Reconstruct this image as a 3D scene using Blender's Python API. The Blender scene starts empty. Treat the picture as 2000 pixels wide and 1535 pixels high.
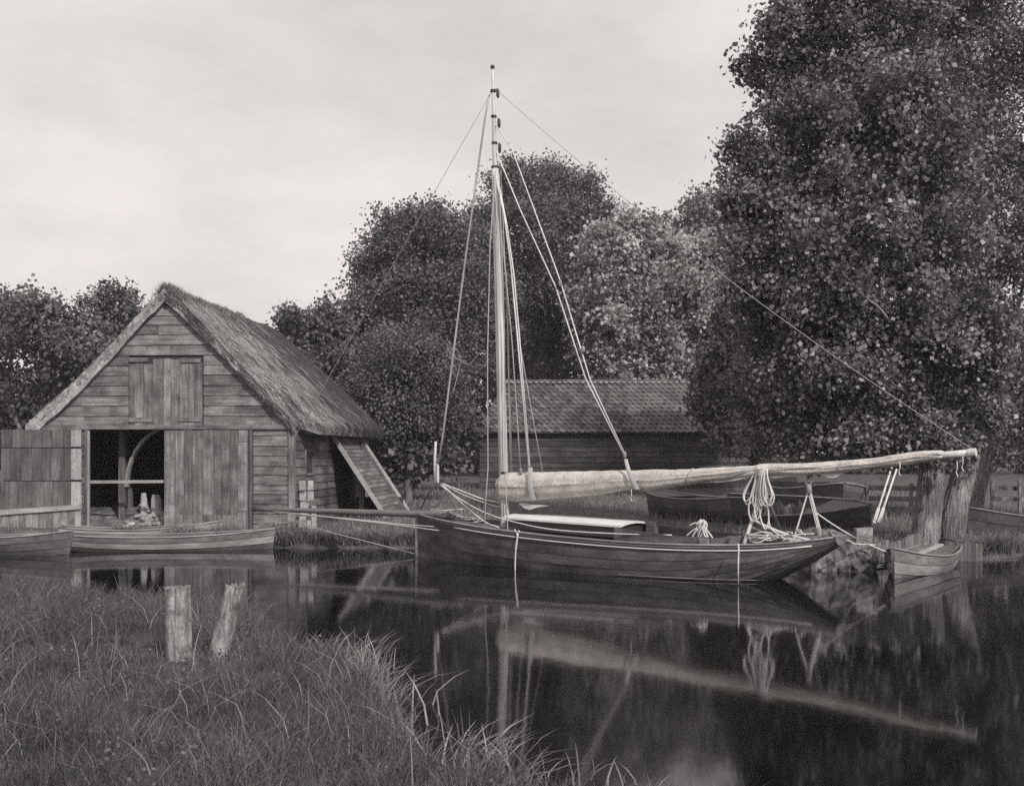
import bpy, math, random
import numpy as np
from mathutils import Vector, Matrix, noise as mnoise

random.seed(7)
rng = np.random.default_rng(7)
scene = bpy.context.scene
COL = scene.collection
H = 2.1            # eye height above the water, metres
F = 2400.0         # focal length in photo pixels (photo 2000 px wide)
HY = 882.0         # photo row of the horizon

# ------------------------------------------------------------------ camera, sky, sun, exposure
cam_d = bpy.data.cameras.new("camera")
cam_d.sensor_width = 36.0
cam_d.lens = 36.0 * F / 2000.0
cam_d.shift_y = (HY - 767.5) / 2000.0
cam_d.clip_start = 0.1
cam_d.clip_end = 3000.0
cam = bpy.data.objects.new("camera", cam_d)
cam.location = (0, 0, H)
cam.rotation_euler = (math.radians(90), 0, 0)
COL.objects.link(cam)
scene.camera = cam

SUN_AZ, SUN_EL = math.radians(152), math.radians(37)      # azimuth clockwise from +Y
world = bpy.data.worlds.new("World")
scene.world = world
world.use_nodes = True
wn, wl = world.node_tree.nodes, world.node_tree.links
wn.clear()
w_out = wn.new("ShaderNodeOutputWorld")
w_bg = wn.new("ShaderNodeBackground")
w_sky = wn.new("ShaderNodeTexSky")
w_sky.sky_type = 'NISHITA'
w_sky.sun_disc = False
w_sky.sun_elevation = SUN_EL
w_sky.sun_rotation = SUN_AZ
w_sky.dust_density = 4.0
w_bw = wn.new("ShaderNodeRGBToBW")
w_tc = wn.new("ShaderNodeTexCoord")
w_map = wn.new("ShaderNodeMapping")
w_map.inputs['Scale'].default_value = (2.1, 2.1, 4.6)
w_map.inputs['Location'].default_value = (0.35, 0.1, 0.2)
w_n = wn.new("ShaderNodeTexNoise")
w_n.inputs['Scale'].default_value = 1.35
w_n.inputs['Detail'].default_value = 5.0
w_n.inputs['Roughness'].default_value = 0.60
w_r = wn.new("ShaderNodeMapRange")
w_r.inputs['From Min'].default_value = 0.34
w_r.inputs['From Max'].default_value = 0.62
w_r.inputs['To Min'].default_value = 5.9
w_r.inputs['To Max'].default_value = 7.7
w_mix = wn.new("ShaderNodeMix")
w_mix.data_type = 'FLOAT'
w_mix.inputs['Factor'].default_value = 0.86
w_tint = wn.new("ShaderNodeVectorMath")
w_tint.operation = 'SCALE'
w_tint.inputs[0].default_value = (1.045, 0.985, 0.962)
wl.new(w_tc.outputs['Generated'], w_map.inputs['Vector'])
wl.new(w_map.outputs['Vector'], w_n.inputs['Vector'])
wl.new(w_n.outputs['Fac'], w_r.inputs['Value'])
wl.new(w_sky.outputs['Color'], w_bw.inputs['Color'])
wl.new(w_bw.outputs['Val'], w_mix.inputs['A'])
wl.new(w_r.outputs['Result'], w_mix.inputs['B'])
wl.new(w_mix.outputs['Result'], w_tint.inputs['Scale'])
wl.new(w_tint.outputs['Vector'], w_bg.inputs['Color'])
w_bg.inputs['Strength'].default_value = 0.119
wl.new(w_bg.outputs['Background'], w_out.inputs['Surface'])

sun_d = bpy.data.lights.new("sun", 'SUN')
sun_d.energy = 3.3
sun_d.angle = math.radians(1.5)
sun_d.color = (1.0, 0.975, 0.955)
sun = bpy.data.objects.new("sun", sun_d)
sdir = Vector((math.sin(SUN_AZ) * math.cos(SUN_EL), math.cos(SUN_AZ) * math.cos(SUN_EL), math.sin(SUN_EL)))
sun.rotation_euler = sdir.to_track_quat('Z', 'Y').to_euler()
sun.location = sdir * 60
COL.objects.link(sun)

vs = scene.view_settings
scene.display_settings.display_device = 'sRGB'
vs.view_transform = 'Standard'
vs.look = 'None'
vs.exposure = 0.0
vs.gamma = 1.0
vs.use_curve_mapping = False
scene.cycles.max_bounces = 8
scene.cycles.use_denoising = False      # the print is grainy; leave the fine texture unsmoothed
scene.cycles.transparent_max_bounces = 8


# ------------------------------------------------------------------ placing: pixel of the photo + distance -> point of the place
def P(x, y, d):
    return Vector(((x - 1000.0) / F * d, d, H - (y - HY) / F * d))


def G(x, y, h=0.0):
    """point of height h seen at that pixel"""
    d = F * (H - h) / (y - HY)
    return Vector(((x - 1000.0) / F * d, d, h))


# ------------------------------------------------------------------ materials (grey: the photograph is a monochrome print)
def grey(name, lo, hi, scale=(4, 4, 4), rough=0.85, spec=0.25, rnd=0.0, attr=0.0, bump=0.0, stain=0.0, stain_scale=1.3,
         nscale=1.0, detail=6.0, back=None, trans=0.0, warm=.6, moss=None, bump_dist=0.01):
    m = bpy.data.materials.new(name)
    m.use_nodes = True
    nt = m.node_tree
    n, l = nt.nodes, nt.links
    bsdf = n['Principled BSDF']
    out = n['Material Output']
    tc = n.new('ShaderNodeTexCoord')
    oi = n.new('ShaderNodeObjectInfo')
    off = n.new('ShaderNodeVectorMath'); off.operation = 'SCALE'
    off.inputs[0].default_value = (37.1, 23.7, 51.3)
    l.new(oi.outputs['Random'], off.inputs['Scale'])
    add = n.new('ShaderNodeVectorMath'); add.operation = 'ADD'
    l.new(tc.outputs['Object'], add.inputs[0]); l.new(off.outputs['Vector'], add.inputs[1])
    mp = n.new('ShaderNodeMapping'); mp.inputs['Scale'].default_value = scale
    l.new(add.outputs['Vector'], mp.inputs['Vector'])
    nz = n.new('ShaderNodeTexNoise')
    nz.inputs['Scale'].default_value = nscale
    nz.inputs['Detail'].default_value = detail
    nz.inputs['Roughness'].default_value = 0.65
    l.new(mp.outputs['Vector'], nz.inputs['Vector'])
    mr = n.new('ShaderNodeMapRange')
    mr.inputs['From Min'].default_value = 0.3
    mr.inputs['From Max'].default_value = 0.7
    mr.inputs['To Min'].default_value = lo
    mr.inputs['To Max'].default_value = hi
    l.new(nz.outputs['Fac'], mr.inputs['Value'])
    val = mr.outputs['Result']

    def mul(a, b):
        k = n.new('ShaderNodeMath'); k.operation = 'MULTIPLY'
        l.new(a, k.inputs[0])
        if isinstance(b, float): k.inputs[1].default_value = b
        else: l.new(b, k.inputs[1])
        return k.outputs[0]

    def ranged(sock, a, b, c=0.0, d=1.0):
        k = n.new('ShaderNodeMapRange')
        k.inputs['From Min'].default_value = c; k.inputs['From Max'].default_value = d
        k.inputs['To Min'].default_value = a; k.inputs['To Max'].default_value = b
        l.new(sock, k.inputs['Value'])
        return k.outputs['Result']
    if rnd: val = mul(val, ranged(oi.outputs['Random'], 1 - rnd, 1 + rnd))
    if attr:
        at = n.new('ShaderNodeAttribute'); at.attribute_name = 'rnd'
        val = mul(val, ranged(at.outputs['Fac'], 1 - attr, 1 + attr))
    if stain:
        s2 = n.new('ShaderNodeTexNoise')
        s2.inputs['Scale'].default_value = stain_scale
        s2.inputs['Detail'].default_value = 4.0
        l.new(add.outputs['Vector'], s2.inputs['Vector'])
        val = mul(val, ranged(s2.outputs['Fac'], 1 - stain, 1 + stain * 0.7, 0.32, 0.68))
    if bump:
        s3 = n.new('ShaderNodeTexNoise'); s3.inputs['Scale'].default_value = 34.0; s3.inputs['Detail'].default_value = 3.0
        l.new(add.outputs['Vector'], s3.inputs['Vector'])
        val = mul(val, ranged(s3.outputs['Fac'], .72, 1.26, .3, .7))
    if moss:
        val = moss(n, l, tc, val)
    if back is not None:
        ge = n.new('ShaderNodeNewGeometry')
        val = mul(val, ranged(ge.outputs['Backfacing'], 1.0, back))
    cc = n.new('ShaderNodeCombineColor')
    l.new(mul(val, 1.0 + 0.035 * warm), cc.inputs[0]); l.new(val, cc.inputs[1]); l.new(mul(val, 1.0 - 0.035 * warm), cc.inputs[2])
    l.new(cc.outputs['Color'], bsdf.inputs['Base Color'])
    bsdf.inputs['Roughness'].default_value = rough
    bsdf.inputs['Specular IOR Level'].default_value = spec
    if bump:
        bp = n.new('ShaderNodeBump'); bp.inputs['Strength'].default_value = bump; bp.inputs['Distance'].default_value = bump_dist
        l.new(nz.outputs['Fac'], bp.inputs['Height']); l.new(bp.outputs['Normal'], bsdf.inputs['Normal'])
    if trans:
        tr = n.new('ShaderNodeBsdfTranslucent'); l.new(cc.outputs['Color'], tr.inputs['Color'])
        mx = n.new('ShaderNodeMixShader'); mx.inputs['Fac'].default_value = trans
        l.new(bsdf.outputs['BSDF'], mx.inputs[1]); l.new(tr.outputs['BSDF'], mx.inputs[2])
        l.new(mx.outputs['Shader'], out.inputs['Surface'])
    return m


WX, WY, WZ = (1.2, 16, 16), (16, 1.2, 16), (16, 16, 1.2)     # grain along local x, y, z
M = {}
M['board'] = grey('weathered_board', .085, .25, WX, rnd=.26, stain=.45, stain_scale=2.6, detail=9, bump=.5, spec=.15)
M['board_side'] = grey('weathered_side_board', .085, .2, WY, rnd=.30, stain=.4, bump=.5, spec=.15)
M['door_board'] = grey('weathered_door_board', .085, .255, WZ, rnd=.24, stain=.4, stain_scale=2.6, detail=9, bump=.5, spec=.15)
M['old_door'] = grey('old_door_board', .075, .16, WZ, rnd=.25, stain=.35, bump=.5, spec=.15)
M['pale_board'] = grey('bleached_board', .2, .42, WZ, rnd=.2, stain=.3, bump=.4, spec=.15)
M['pale_rail'] = grey('bleached_rail', .24, .42, WX, rnd=.15, stain=.2, bump=.3)
M['timber'] = grey('timber', .06, .14, WZ, rnd=.2, stain=.4, bump=.5)
M['tarred'] = grey('tarred_board', .028, .07, WX, rnd=.3, stain=.4, bump=.4)
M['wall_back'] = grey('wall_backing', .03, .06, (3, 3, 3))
M['rubble'] = grey('rubble_stone', .2, .42, (6, 6, 6), rnd=.35, bump=.5)
M['earth'] = grey('bare_earth', .05, .24, (5, 5, 5), bump=.8, stain=.5)
M['post'] = grey('old_post_wood', .09, .36, (26, 26, 3.0), stain=.5, stain_scale=6, bump=.9, spec=.15, bump_dist=.02)
M['bark'] = grey('bark', .05, .37, (20, 20, 3.2), stain=.45, bump=1.0, bump_dist=.06, detail=8)
M['branch'] = grey('branch_bark', .07, .16, (8, 8, 3), stain=.3)
M['twig'] = grey('pale_twig', .14, .26, (8, 8, 3))
M['hull'] = grey('varnished_hull', .07, .15, (1.0, 9, 12), rough=.5, spec=.28, rnd=.16, stain=.5, stain_scale=1.6, bump=.08)
M['hull_rail'] = grey('worn_rail', .16, .30, WX, rough=.5, stain=.3)
M['hull_line'] = grey('white_moulding', .5, .68, WX, rough=.5)
M['hull_dark'] = grey('dark_bulwark', .028, .05, WX, rough=.4, spec=.4, stain=.3)
M['deck'] = grey('deck_board', .08, .16, WX, rough=.6, rnd=.2, stain=.3)
M['paint'] = grey('white_paint', .58, .70, (3, 3, 3), rough=.5, stain=.08)
M['spar'] = grey('varnished_spar', .44, .62, (10, 10, .8), rough=.4, spec=.35, stain=.25)
M['spar_dark'] = grey('dark_spar', .10, .2, WX, rough=.5, stain=.3)
M['iron'] = grey('iron', .03, .07, (8, 8, 8), rough=.5)
M['block'] = grey('block_wood', .16, .3, (8, 8, 8), rough=.6)
M['canvas'] = grey('sail_canvas', .42, .55, (5, 5, 5), stain=.2, stain_scale=3.0, bump=.25, warm=1.6)
M['strap'] = grey('canvas_strap', .42, .56, (6, 6, 6), stain=.15)
M['rope'] = grey('white_rope', .52, .72, (40, 40, 40), stain=.15)
M['rope_grey'] = grey('weathered_rope', .28, .42, (40, 40, 40), stain=.2)
M['wire'] = grey('rigging_wire', .26, .38, (9, 9, 9))
M['skiff_paint'] = grey('skiff_strake', .08, .17, WX, rough=.55, rnd=.2, stain=.45, stain_scale=.9)
M['skiff_pale'] = grey('skiff_pale_band', .18, .34, WX, rough=.6, stain=.35)
M['skiff_dark'] = grey('dark_skiff', .07, .14, WX, rough=.55, rnd=.2, stain=.35)
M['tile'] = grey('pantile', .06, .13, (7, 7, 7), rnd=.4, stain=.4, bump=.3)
M['mortar'] = grey('ridge_mortar', .2, .38, (7, 7, 7), rnd=.2, stain=.3)
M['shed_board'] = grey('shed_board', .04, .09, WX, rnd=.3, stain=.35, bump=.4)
M['leaf_poplar'] = grey('poplar_leaf', .12, .20, (2, 2, 2), rough=.42, spec=.5, attr=.8, back=1.4, trans=.22)
M['leaf_pale'] = grey('pale_leaf', .26, .42, (2, 2, 2), rough=.45, spec=.4, attr=.7, back=1.4, trans=.25)
M['leaf_mid'] = grey('mid_leaf', .095, .16, (2, 2, 2), rough=.5, spec=.35, attr=.75, back=1.5, trans=.25)
M['leaf_dark'] = grey('dark_leaf', .06, .095, (2, 2, 2), rough=.55, spec=.3, attr=.55, trans=.2)
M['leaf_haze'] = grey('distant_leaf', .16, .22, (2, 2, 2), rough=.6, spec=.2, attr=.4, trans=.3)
M['grass'] = grey('grass_blade', .07, .13, (.7, .7, .7), rough=.6, spec=.25, attr=.7, trans=.25)
M['grass_far'] = grey('bank_grass', .14, .25, (.7, .7, .7), rough=.6, spec=.2, attr=.6, trans=.25)
M['reed'] = grey('reed_blade', .17, .30, (3, 3, 3), rough=.5, spec=.3, attr=.5, trans=.25)
M['soil'] = grey('soil', .05, .12, (2.2, 2.2, 2.2), stain=.4, bump=.6, bump_dist=.05)


def thatch_moss(n, l, tc, val):
    """older moss-grown thatch away from the new strip by the gable edge"""
    sx = n.new('ShaderNodeSeparateXYZ'); l.new(tc.outputs['Object'], sx.inputs[0])
    mp = n.new('ShaderNodeMapping'); mp.inputs['Scale'].default_value = (.8, 2.9, .8)
    l.new(tc.outputs['Object'], mp.inputs['Vector'])
    nz = n.new('ShaderNodeTexNoise'); nz.inputs['Scale'].default_value = 1.5; nz.inputs['Detail'].default_value = 5
    l.new(mp.outputs['Vector'], nz.inputs['Vector'])
    a = n.new('ShaderNodeMath'); a.operation = 'MULTIPLY_ADD'
    l.new(nz.outputs['Fac'], a.inputs[0]); a.inputs[1].default_value = 9.0; a.inputs[2].default_value = -5.6
    b = n.new('ShaderNodeMath'); b.operation = 'ADD'
    yv = n.new('ShaderNodeMath'); yv.operation = 'MULTIPLY'; yv.inputs[1].default_value = .38; l.new(sx.outputs['Y'], yv.inputs[0])
    l.new(a.outputs[0], b.inputs[0]); l.new(yv.outputs[0], b.inputs[1])
    r = n.new('ShaderNodeMapRange'); l.new(b.outputs[0], r.inputs['Value'])
    r.inputs['From Min'].default_value = -.5; r.inputs['From Max'].default_value = .9
    r.inputs['To Min'].default_value = 1.0; r.inputs['To Max'].default_value = 0.21
    k = n.new('ShaderNodeMath'); k.operation = 'MULTIPLY'
    l.new(val, k.inputs[0]); l.new(r.outputs['Result'], k.inputs[1])
    return k.outputs[0]


M['thatch'] = grey('reed_thatch', .17, .42, (9, 9, 9), attr=0, bump=1.0, bump_dist=.05, stain=.3, moss=thatch_moss)
M['straw'] = grey('thatch_straw', .24, .50, (2, 2, 2), attr=.85, moss=thatch_moss)
M['thatch_edge'] = grey('thatch_edge', .10, .2, (9, 9, 9), bump=.8, stain=.3)

# water: murky, dark, nearly still
m = bpy.data.materials.new('still_water'); m.use_nodes = True
n, l = m.node_tree.nodes, m.node_tree.links
b = n['Principled BSDF']
b.inputs['Base Color'].default_value = (.004, .0039, .0038, 1)
b.inputs['Roughness'].default_value = 0.06
b.inputs['IOR'].default_value = 1.33
tc = n.new('ShaderNodeTexCoord'); mp = n.new('ShaderNodeMapping'); mp.inputs['Scale'].default_value = (.9, .45, 1)
nz = n.new('ShaderNodeTexNoise'); nz.inputs['Scale'].default_value = 1.6; nz.inputs['Detail'].default_value = 3
bp = n.new('ShaderNodeBump'); bp.inputs['Strength'].default_value = .10; bp.inputs['Distance'].default_value = .02
l.new(tc.outputs['Object'], mp.inputs['Vector']); l.new(mp.outputs['Vector'], nz.inputs['Vector'])
l.new(nz.outputs['Fac'], bp.inputs['Height']); l.new(bp.outputs['Normal'], b.inputs['Normal'])
M['water'] = m


# ------------------------------------------------------------------ mesh helpers
def link(o, parent=None):
    COL.objects.link(o)
    if parent is not None: o.parent = parent
    return o


def tag(o, label=None, cat=None, group=None, kind=None):
    if label: o['label'] = label
    if cat: o['category'] = cat
    if group: o['group'] = group
    if kind: o['kind'] = kind
    return o


def thing(name, label, cat, loc=(0, 0, 0), rz=0.0, group=None):
    o = bpy.data.objects.new(name, None)
    o.empty_display_size = .2
    o.location = loc
    o.rotation_euler = (0, 0, rz)
    link(o)
    return tag(o, label, cat, group)


class MB:
    def __init__(s): s.v, s.f = [], []

    def add(s, verts, faces):
        k = len(s.v)
        s.v.extend(tuple(p) for p in verts)
        s.f.extend(tuple(i + k for i in f) for f in faces)
        return s

    def hexa(s, p):      # p: 4 of one face, then 4 of the opposite face
        return s.add(p, [(3, 2, 1, 0), (4, 5, 6, 7), (0, 1, 5, 4), (1, 2, 6, 5), (2, 3, 7, 6), (3, 0, 4, 7)])

    def box(s, a, b, j=0.0):
        x0, y0, z0 = a; x1, y1, z1 = b
        p = [(x0, y0, z0), (x1, y0, z0), (x1, y1, z0), (x0, y1, z0), (x0, y0, z1), (x1, y0, z1), (x1, y1, z1), (x0, y1, z1)]
        if j: p = [tuple(c + random.uniform(-j, j) for c in q) for q in p]
        return s.hexa(p)

    def bar(s, a, b, w, h, up=Vector((0, 0, 1))):
        a, b = Vector(a), Vector(b)
        t = (b - a).normalized()
        x = t.cross(up)
        if x.length < 1e-4: x = t.cross(Vector((0, 1, 0)))
        x.normalize(); y = x.cross(t)
        q = [(-w / 2, -h / 2), (w / 2, -h / 2), (w / 2, h / 2), (-w / 2, h / 2)]
        return s.hexa([a + x * i + y * k for i, k in q] + [b + x * i + y * k for i, k in q])

    def tube(s, pts, r, n=6, cap=True):
        pts = [Vector(p) for p in pts]
        if not isinstance(r, (list, tuple)): r = [r] * len(pts)
        k = len(s.v)
        t0 = (pts[1] - pts[0]).normalized()
        ref = Vector((0, 0, 1)) if abs(t0.z) < .9 else Vector((1, 0, 0))
        x = t0.cross(ref).normalized()
        for i, p in enumerate(pts):
            t = (pts[min(i + 1, len(pts) - 1)] - pts[max(i - 1, 0)])
            if t.length < 1e-9: t = t0
            t.normalize()
            x = (x - t * x.dot(t))
            if x.length < 1e-6: x = t.cross(Vector((0, 1, .3)))
            x.normalize()
            y = t.cross(x)
            for a in range(n):
                an = 2 * math.pi * a / n
                s.v.append(tuple(p + (x * math.cos(an) + y * math.sin(an)) * r[i]))
        for i in range(len(pts) - 1):
            for a in range(n):
                b2 = (a + 1) % n
                s.f.append((k + i * n + a, k + i * n + b2, k + (i + 1) * n + b2, k + (i + 1) * n + a))
        if cap:
            s.f.append(tuple(k + a for a in reversed(range(n))))
            s.f.append(tuple(k + (len(pts) - 1) * n + a for a in range(n)))
        return s

    def grid(s, rows):
        k = len(s.v); nr, nc = len(rows), len(rows[0])
        for r in rows: s.v.extend(tuple(p) for p in r)
        for i in range(nr - 1):
            for j in range(nc - 1):
                s.f.append((k + i * nc + j, k + i * nc + j + 1, k + (i + 1) * nc + j + 1, k + (i + 1) * nc + j))
        return s

    def build(s, name, mat, parent=None, smooth=False, centre=False, kind=None):
        v = s.v
        loc = None
        if centre:
            arr = np.array(v); c = arr.mean(axis=0); loc = tuple(c)
            v = [tuple(p) for p in (arr - c)]
        me = bpy.data.meshes.new(name)
        me.from_pydata(v, [], s.f)
        me.materials.append(M[mat])
        if smooth: me.polygons.foreach_set('use_smooth', [True] * len(me.polygons))
        me.update()
        o = bpy.data.objects.new(name, me)
        if loc: o.location = loc
        link(o, parent)
        if kind: o['kind'] = kind
        return o


def catmull(pts, n=8):
    pts = [Vector(p) for p in pts]
    q = [pts[0] * 2 - pts[1]] + pts + [pts[-1] * 2 - pts[-2]]
    out = []
    for i in range(1, len(q) - 2):
        a, b, c, d = q[i - 1], q[i], q[i + 1], q[i + 2]
        for k in range(n):
            t = k / n
            out.append(.5 * ((2 * b) + (c - a) * t + (2 * a - 5 * b + 4 * c - d) * t * t + (3 * b - a - 3 * c + d) * t ** 3))
    out.append(pts[-1])
    return out


def sag(a, b, s, n=12):
    a, b = Vector(a), Vector(b)
    return [a.lerp(b, i / n) - Vector((0, 0, s * 4 * (i / n) * (1 - i / n))) for i in range(n + 1)]


def lerp_tab(t, tab):
    if t <= tab[0][0]: return tab[0][1]
    for (a, x), (b, y) in zip(tab, tab[1:]):
        if t <= b:
            k = (t - a) / (b - a)
            return x + (y - x) * k
    return tab[-1][1]


def smooth_tab(t, tab):
    """monotone-ish smooth interpolation"""
    if t <= tab[0][0]: return tab[0][1]
    if t >= tab[-1][0]: return tab[-1][1]
    for i in range(len(tab) - 1):
        a, x = tab[i]; b, y = tab[i + 1]
        if t <= b:
            def sl(j):
                if j == 0: return (tab[1][1] - tab[0][1]) / (tab[1][0] - tab[0][0])
                if j == len(tab) - 1: return (tab[-1][1] - tab[-2][1]) / (tab[-1][0] - tab[-2][0])
                return (tab[j + 1][1] - tab[j - 1][1]) / (tab[j + 1][0] - tab[j - 1][0])
            h = b - a; k = (t - a) / h
            m0, m1 = sl(i) * h, sl(i + 1) * h
            return (2 * k ** 3 - 3 * k * k + 1) * x + (k ** 3 - 2 * k * k + k) * m0 + (-2 * k ** 3 + 3 * k * k) * y + (k ** 3 - k * k) * m1


def np_mesh(name, verts, faces, mat, parent=None, rnd=None, smooth=False, kind=None):
    """verts (N,3), faces (M,k) arrays; rnd (M,) face attribute"""
    me = bpy.data.meshes.new(name)
    k = faces.shape[1]
    me.vertices.add(len(verts)); me.vertices.foreach_set('co', np.ascontiguousarray(verts, dtype=np.float32).ravel())
    me.loops.add(faces.size); me.loops.foreach_set('vertex_index', np.ascontiguousarray(faces, dtype=np.int32).ravel())
    me.polygons.add(len(faces))
    me.polygons.foreach_set('loop_start', np.arange(0, faces.size, k, dtype=np.int32))
    if smooth: me.polygons.foreach_set('use_smooth', np.ones(len(faces), dtype=bool))
    me.update(calc_edges=True)
    if rnd is not None:
        at = me.attributes.new('rnd', 'FLOAT', 'FACE')
        at.data.foreach_set('value', np.ascontiguousarray(rnd, dtype=np.float32))
    me.materials.append(M[mat])
    o = bpy.data.objects.new(name, me)
    link(o, parent)
    if kind: o['kind'] = kind
    return o


# ------------------------------------------------------------------ ground and water
FAR_EDGE = [(-60, 30.5), (-22, 28.6), (-9, 27.6), (-5.6, 27.0), (-4.4, 26.6), (-2.2, 26.7), (-.5, 26.6), (1.2, 27.0), (3.4, 25.6), (4.6, 23.0), (5.3, 21.9), (6.4, 21.6),
            (6.9, 23.2), (8.0, 25.3), (8.9, 25.3), (9.3, 24.3), (9.8, 24.2), (10.6, 25.2), (11.6, 27.0), (13.0, 27.6), (20, 26.5), (60, 26.0)]
NEAR_EDGE = [(-60, 16.5), (-9.2, 17.3), (-6.2, 17.4), (-4.4, 16.2), (-3.25, 14.9), (-2.45, 13.0), (-1.55, 11.7), (-1.15, 10.3), (-.92, 9.2), (-.70, 8.4), (-.45, 7.8), (-.1, 7.3),
             (.7, 6.8), (2.5, 6.2), (6, 5.6), (20, 4.5), (60, 3)]
fx, fy = np.array(FAR_EDGE).T
nx_, ny_ = np.array(NEAR_EDGE).T


def vnoise(x, y, s, seed=0):
    return np.array([mnoise.noise((a * s, b * s, seed)) for a, b in zip(np.ravel(x), np.ravel(y))]).reshape(np.shape(x))


xs = np.concatenate([np.linspace(-300, -20, 30)[:-1], np.arange(-20, 20, .16), np.linspace(20, 300, 30)])
ys = np.concatenate([np.linspace(-40, 4, 14)[:-1], np.arange(4, 36, .16), np.linspace(36, 500, 50)])
GX, GY = np.meshgrid(xs, ys)
nz1 = vnoise(GX, GY, .9); nz2 = vnoise(GX, GY, 3.1, 5)


def ground_h(x, y, n1=0.0, n2=0.0):
    """height of the ground: banks either side of the water"""
    fe = np.interp(x, fx, fy); ne = np.interp(x, nx_, ny_)
    df = y - fe + n2 * .14              # >0 on the far bank
    dn = ne - y + n2 * .10              # >0 on the near bank
    top_f = .30 + np.clip(y - 28, 0, 40) * .014 + n1 * .05
    hf = np.where(df > 0, np.minimum(top_f, -.02 + df * 1.5), np.maximum(-.9, df * 1.2))
    top_n = .20 + n1 * .05 + np.clip(dn - 3, 0, 6) * .03
    hn = np.where(dn > 0, np.minimum(top_n, -.02 + dn * .42), np.maximum(-.9, dn * .9))
    return np.maximum(hf, hn) + np.where((df > .3) | (dn > .3), n2 * .03, 0)


GZ = np.maximum(ground_h(GX, GY, nz1, nz2), -1.1)
nr, nc = GX.shape
idx = np.arange(nr * nc).reshape(nr, nc)
faces = np.stack([idx[:-1, :-1], idx[:-1, 1:], idx[1:, 1:], idx[1:, :-1]], -1).reshape(-1, 4)
g = np_mesh('ground', np.stack([GX, GY, GZ], -1).reshape(-1, 3), faces, 'soil', smooth=True, kind='structure')
w = MB().grid([[(x, y, 0) for x in (-290, 0, 290)] for y in (-30, 20, 70)]).build('water', 'water', kind='structure')


def gz(x, y):
    return float(ground_h(np.array([x]), np.array([y]), np.array([mnoise.noise((x * .9, y * .9, 0))]), np.array([mnoise.noise((x * 3.1, y * 3.1, 5))]))[0])


# thin summer haze over the whole place
hz = MB().box((-330, -70, -2.2), (330, 540, 24.0)).add([], [])
hm = bpy.data.materials.new('air'); hm.use_nodes = True
hn = hm.node_tree.nodes; hl = hm.node_tree.links
hn.clear()
ho = hn.new('ShaderNodeOutputMaterial'); hv = hn.new('ShaderNodeVolumePrincipled')
hv.inputs['Color'].default_value = (.93, .9, .88, 1)
hv.inputs['Density'].default_value = 0.00055
hl.new(hv.outputs['Volume'], ho.inputs['Volume'])
M['air'] = hm
hz.build('haze', 'air', kind='stuff')

# ------------------------------------------------------------------ the thatched boathouse
BA = math.radians(4.76)
barn = thing('boathouse', 'weatherboarded boathouse with a thatched roof and open door', 'boathouse', (P(325, HY, 28.9).x, 28.9, .30), -BA)
ZB = .30                                    # local z = world z - .30
EZ, PZ, HW, BL = 2.37, 5.34, 3.05, 8.6      # eave, gable tip, half width, length (local)


def hw(z):
    return HW if z < EZ else max(0.0, HW * (PZ - z) / (PZ - EZ))


LOFT = (-.88, .90, 2.43, 3.98)
DOOR = (-1.88, 2.00, 2.32)
# backing walls, each its own mesh
b = MB()
b.add([(-HW, 0, EZ), (HW, 0, EZ), (0, 0, PZ), (-HW, .08, EZ), (HW, .08, EZ), (0, .08, PZ)], [(0, 1, 2), (5, 4, 3), (0, 3, 4, 1), (1, 4, 5, 2), (2, 5, 3, 0)])
b.build('gable_wall', 'wall_back', barn)
MB().box((-HW, 0, -.3), (DOOR[0], .08, EZ)).build('front_wall', 'wall_back', barn)
MB().box((DOOR[1], 0, -.3), (HW, .08, EZ)).build('front_wall', 'wall_back', barn)
MB().box((HW - .08, .083, -.3), (HW, BL, EZ)).build('side_wall', 'wall_back', barn)
MB().box((-HW, .083, -.3), (-HW + .08, BL, EZ)).build('side_wall', 'wall_back', barn)
b = MB()
b.add([(-HW, BL, EZ), (HW, BL, EZ), (0, BL, PZ), (-HW, BL + .08, EZ), (HW, BL + .08, EZ), (0, BL + .08, PZ)], [(0, 1, 2), (5, 4, 3), (0, 3, 4, 1), (1, 4, 5, 2), (2, 5, 3, 0)])
b.box((-HW, BL + .003, -.3), (HW, BL + .083, EZ)).build('back_wall', 'wall_back', barn)


def weatherboard(x0, x1, xa, xb, z0, z1, mat='board'):
    """board from x0..x1 at its foot and xa..xb at its head, lapped over the one below"""
    j = lambda s: random.uniform(-s, s)
    p = [(x0, -.050 + j(.004), z0 + j(.010)), (x1, -.050 + j(.004), z0 + j(.010)), (x1, -.020, z0), (x0, -.020, z0),
         (xa, -.022 + j(.003), z1 + .015), (xb, -.022 + j(.003), z1 + .015), (xb, -.004, z1 + .015), (xa, -.004, z1 + .015)]
    MB().hexa(p).build('board', mat, barn, centre=True)


z = -.1
while z < PZ - .22:
    hgt = random.uniform(.205, .25)
    z1 = min(z + hgt, PZ - .06)
    a0, a1 = hw(z) + .02, hw(z1) + .02
    cuts = [(-a0, a0, -a1, a1)]
    if z1 < 2.40:
        cuts = [(-a0, -1.97, -a1, -1.97), (2.10, 2.95, 2.10, 2.95)]
    elif LOFT[2] - .1 < z < LOFT[3]:
        cuts = [(-a0, LOFT[0] - .01, -a1, LOFT[0] - .01), (LOFT[1] + .01, a0, LOFT[1] + .01, a1)]
    for c in cuts:
        if c[1] - c[0] > 1.3 and random.random() < .6:
            s = random.uniform(c[0] + .5, c[1] - .5)
            weatherboard(c[0], s - .004, c[2], s - .004, z, z1); weatherboard(s + .004, c[1], s + .004, c[3], z, z1)
        else:
            weatherboard(c[0], c[1], c[2], c[3], z, z1)
    z += hgt
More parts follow.
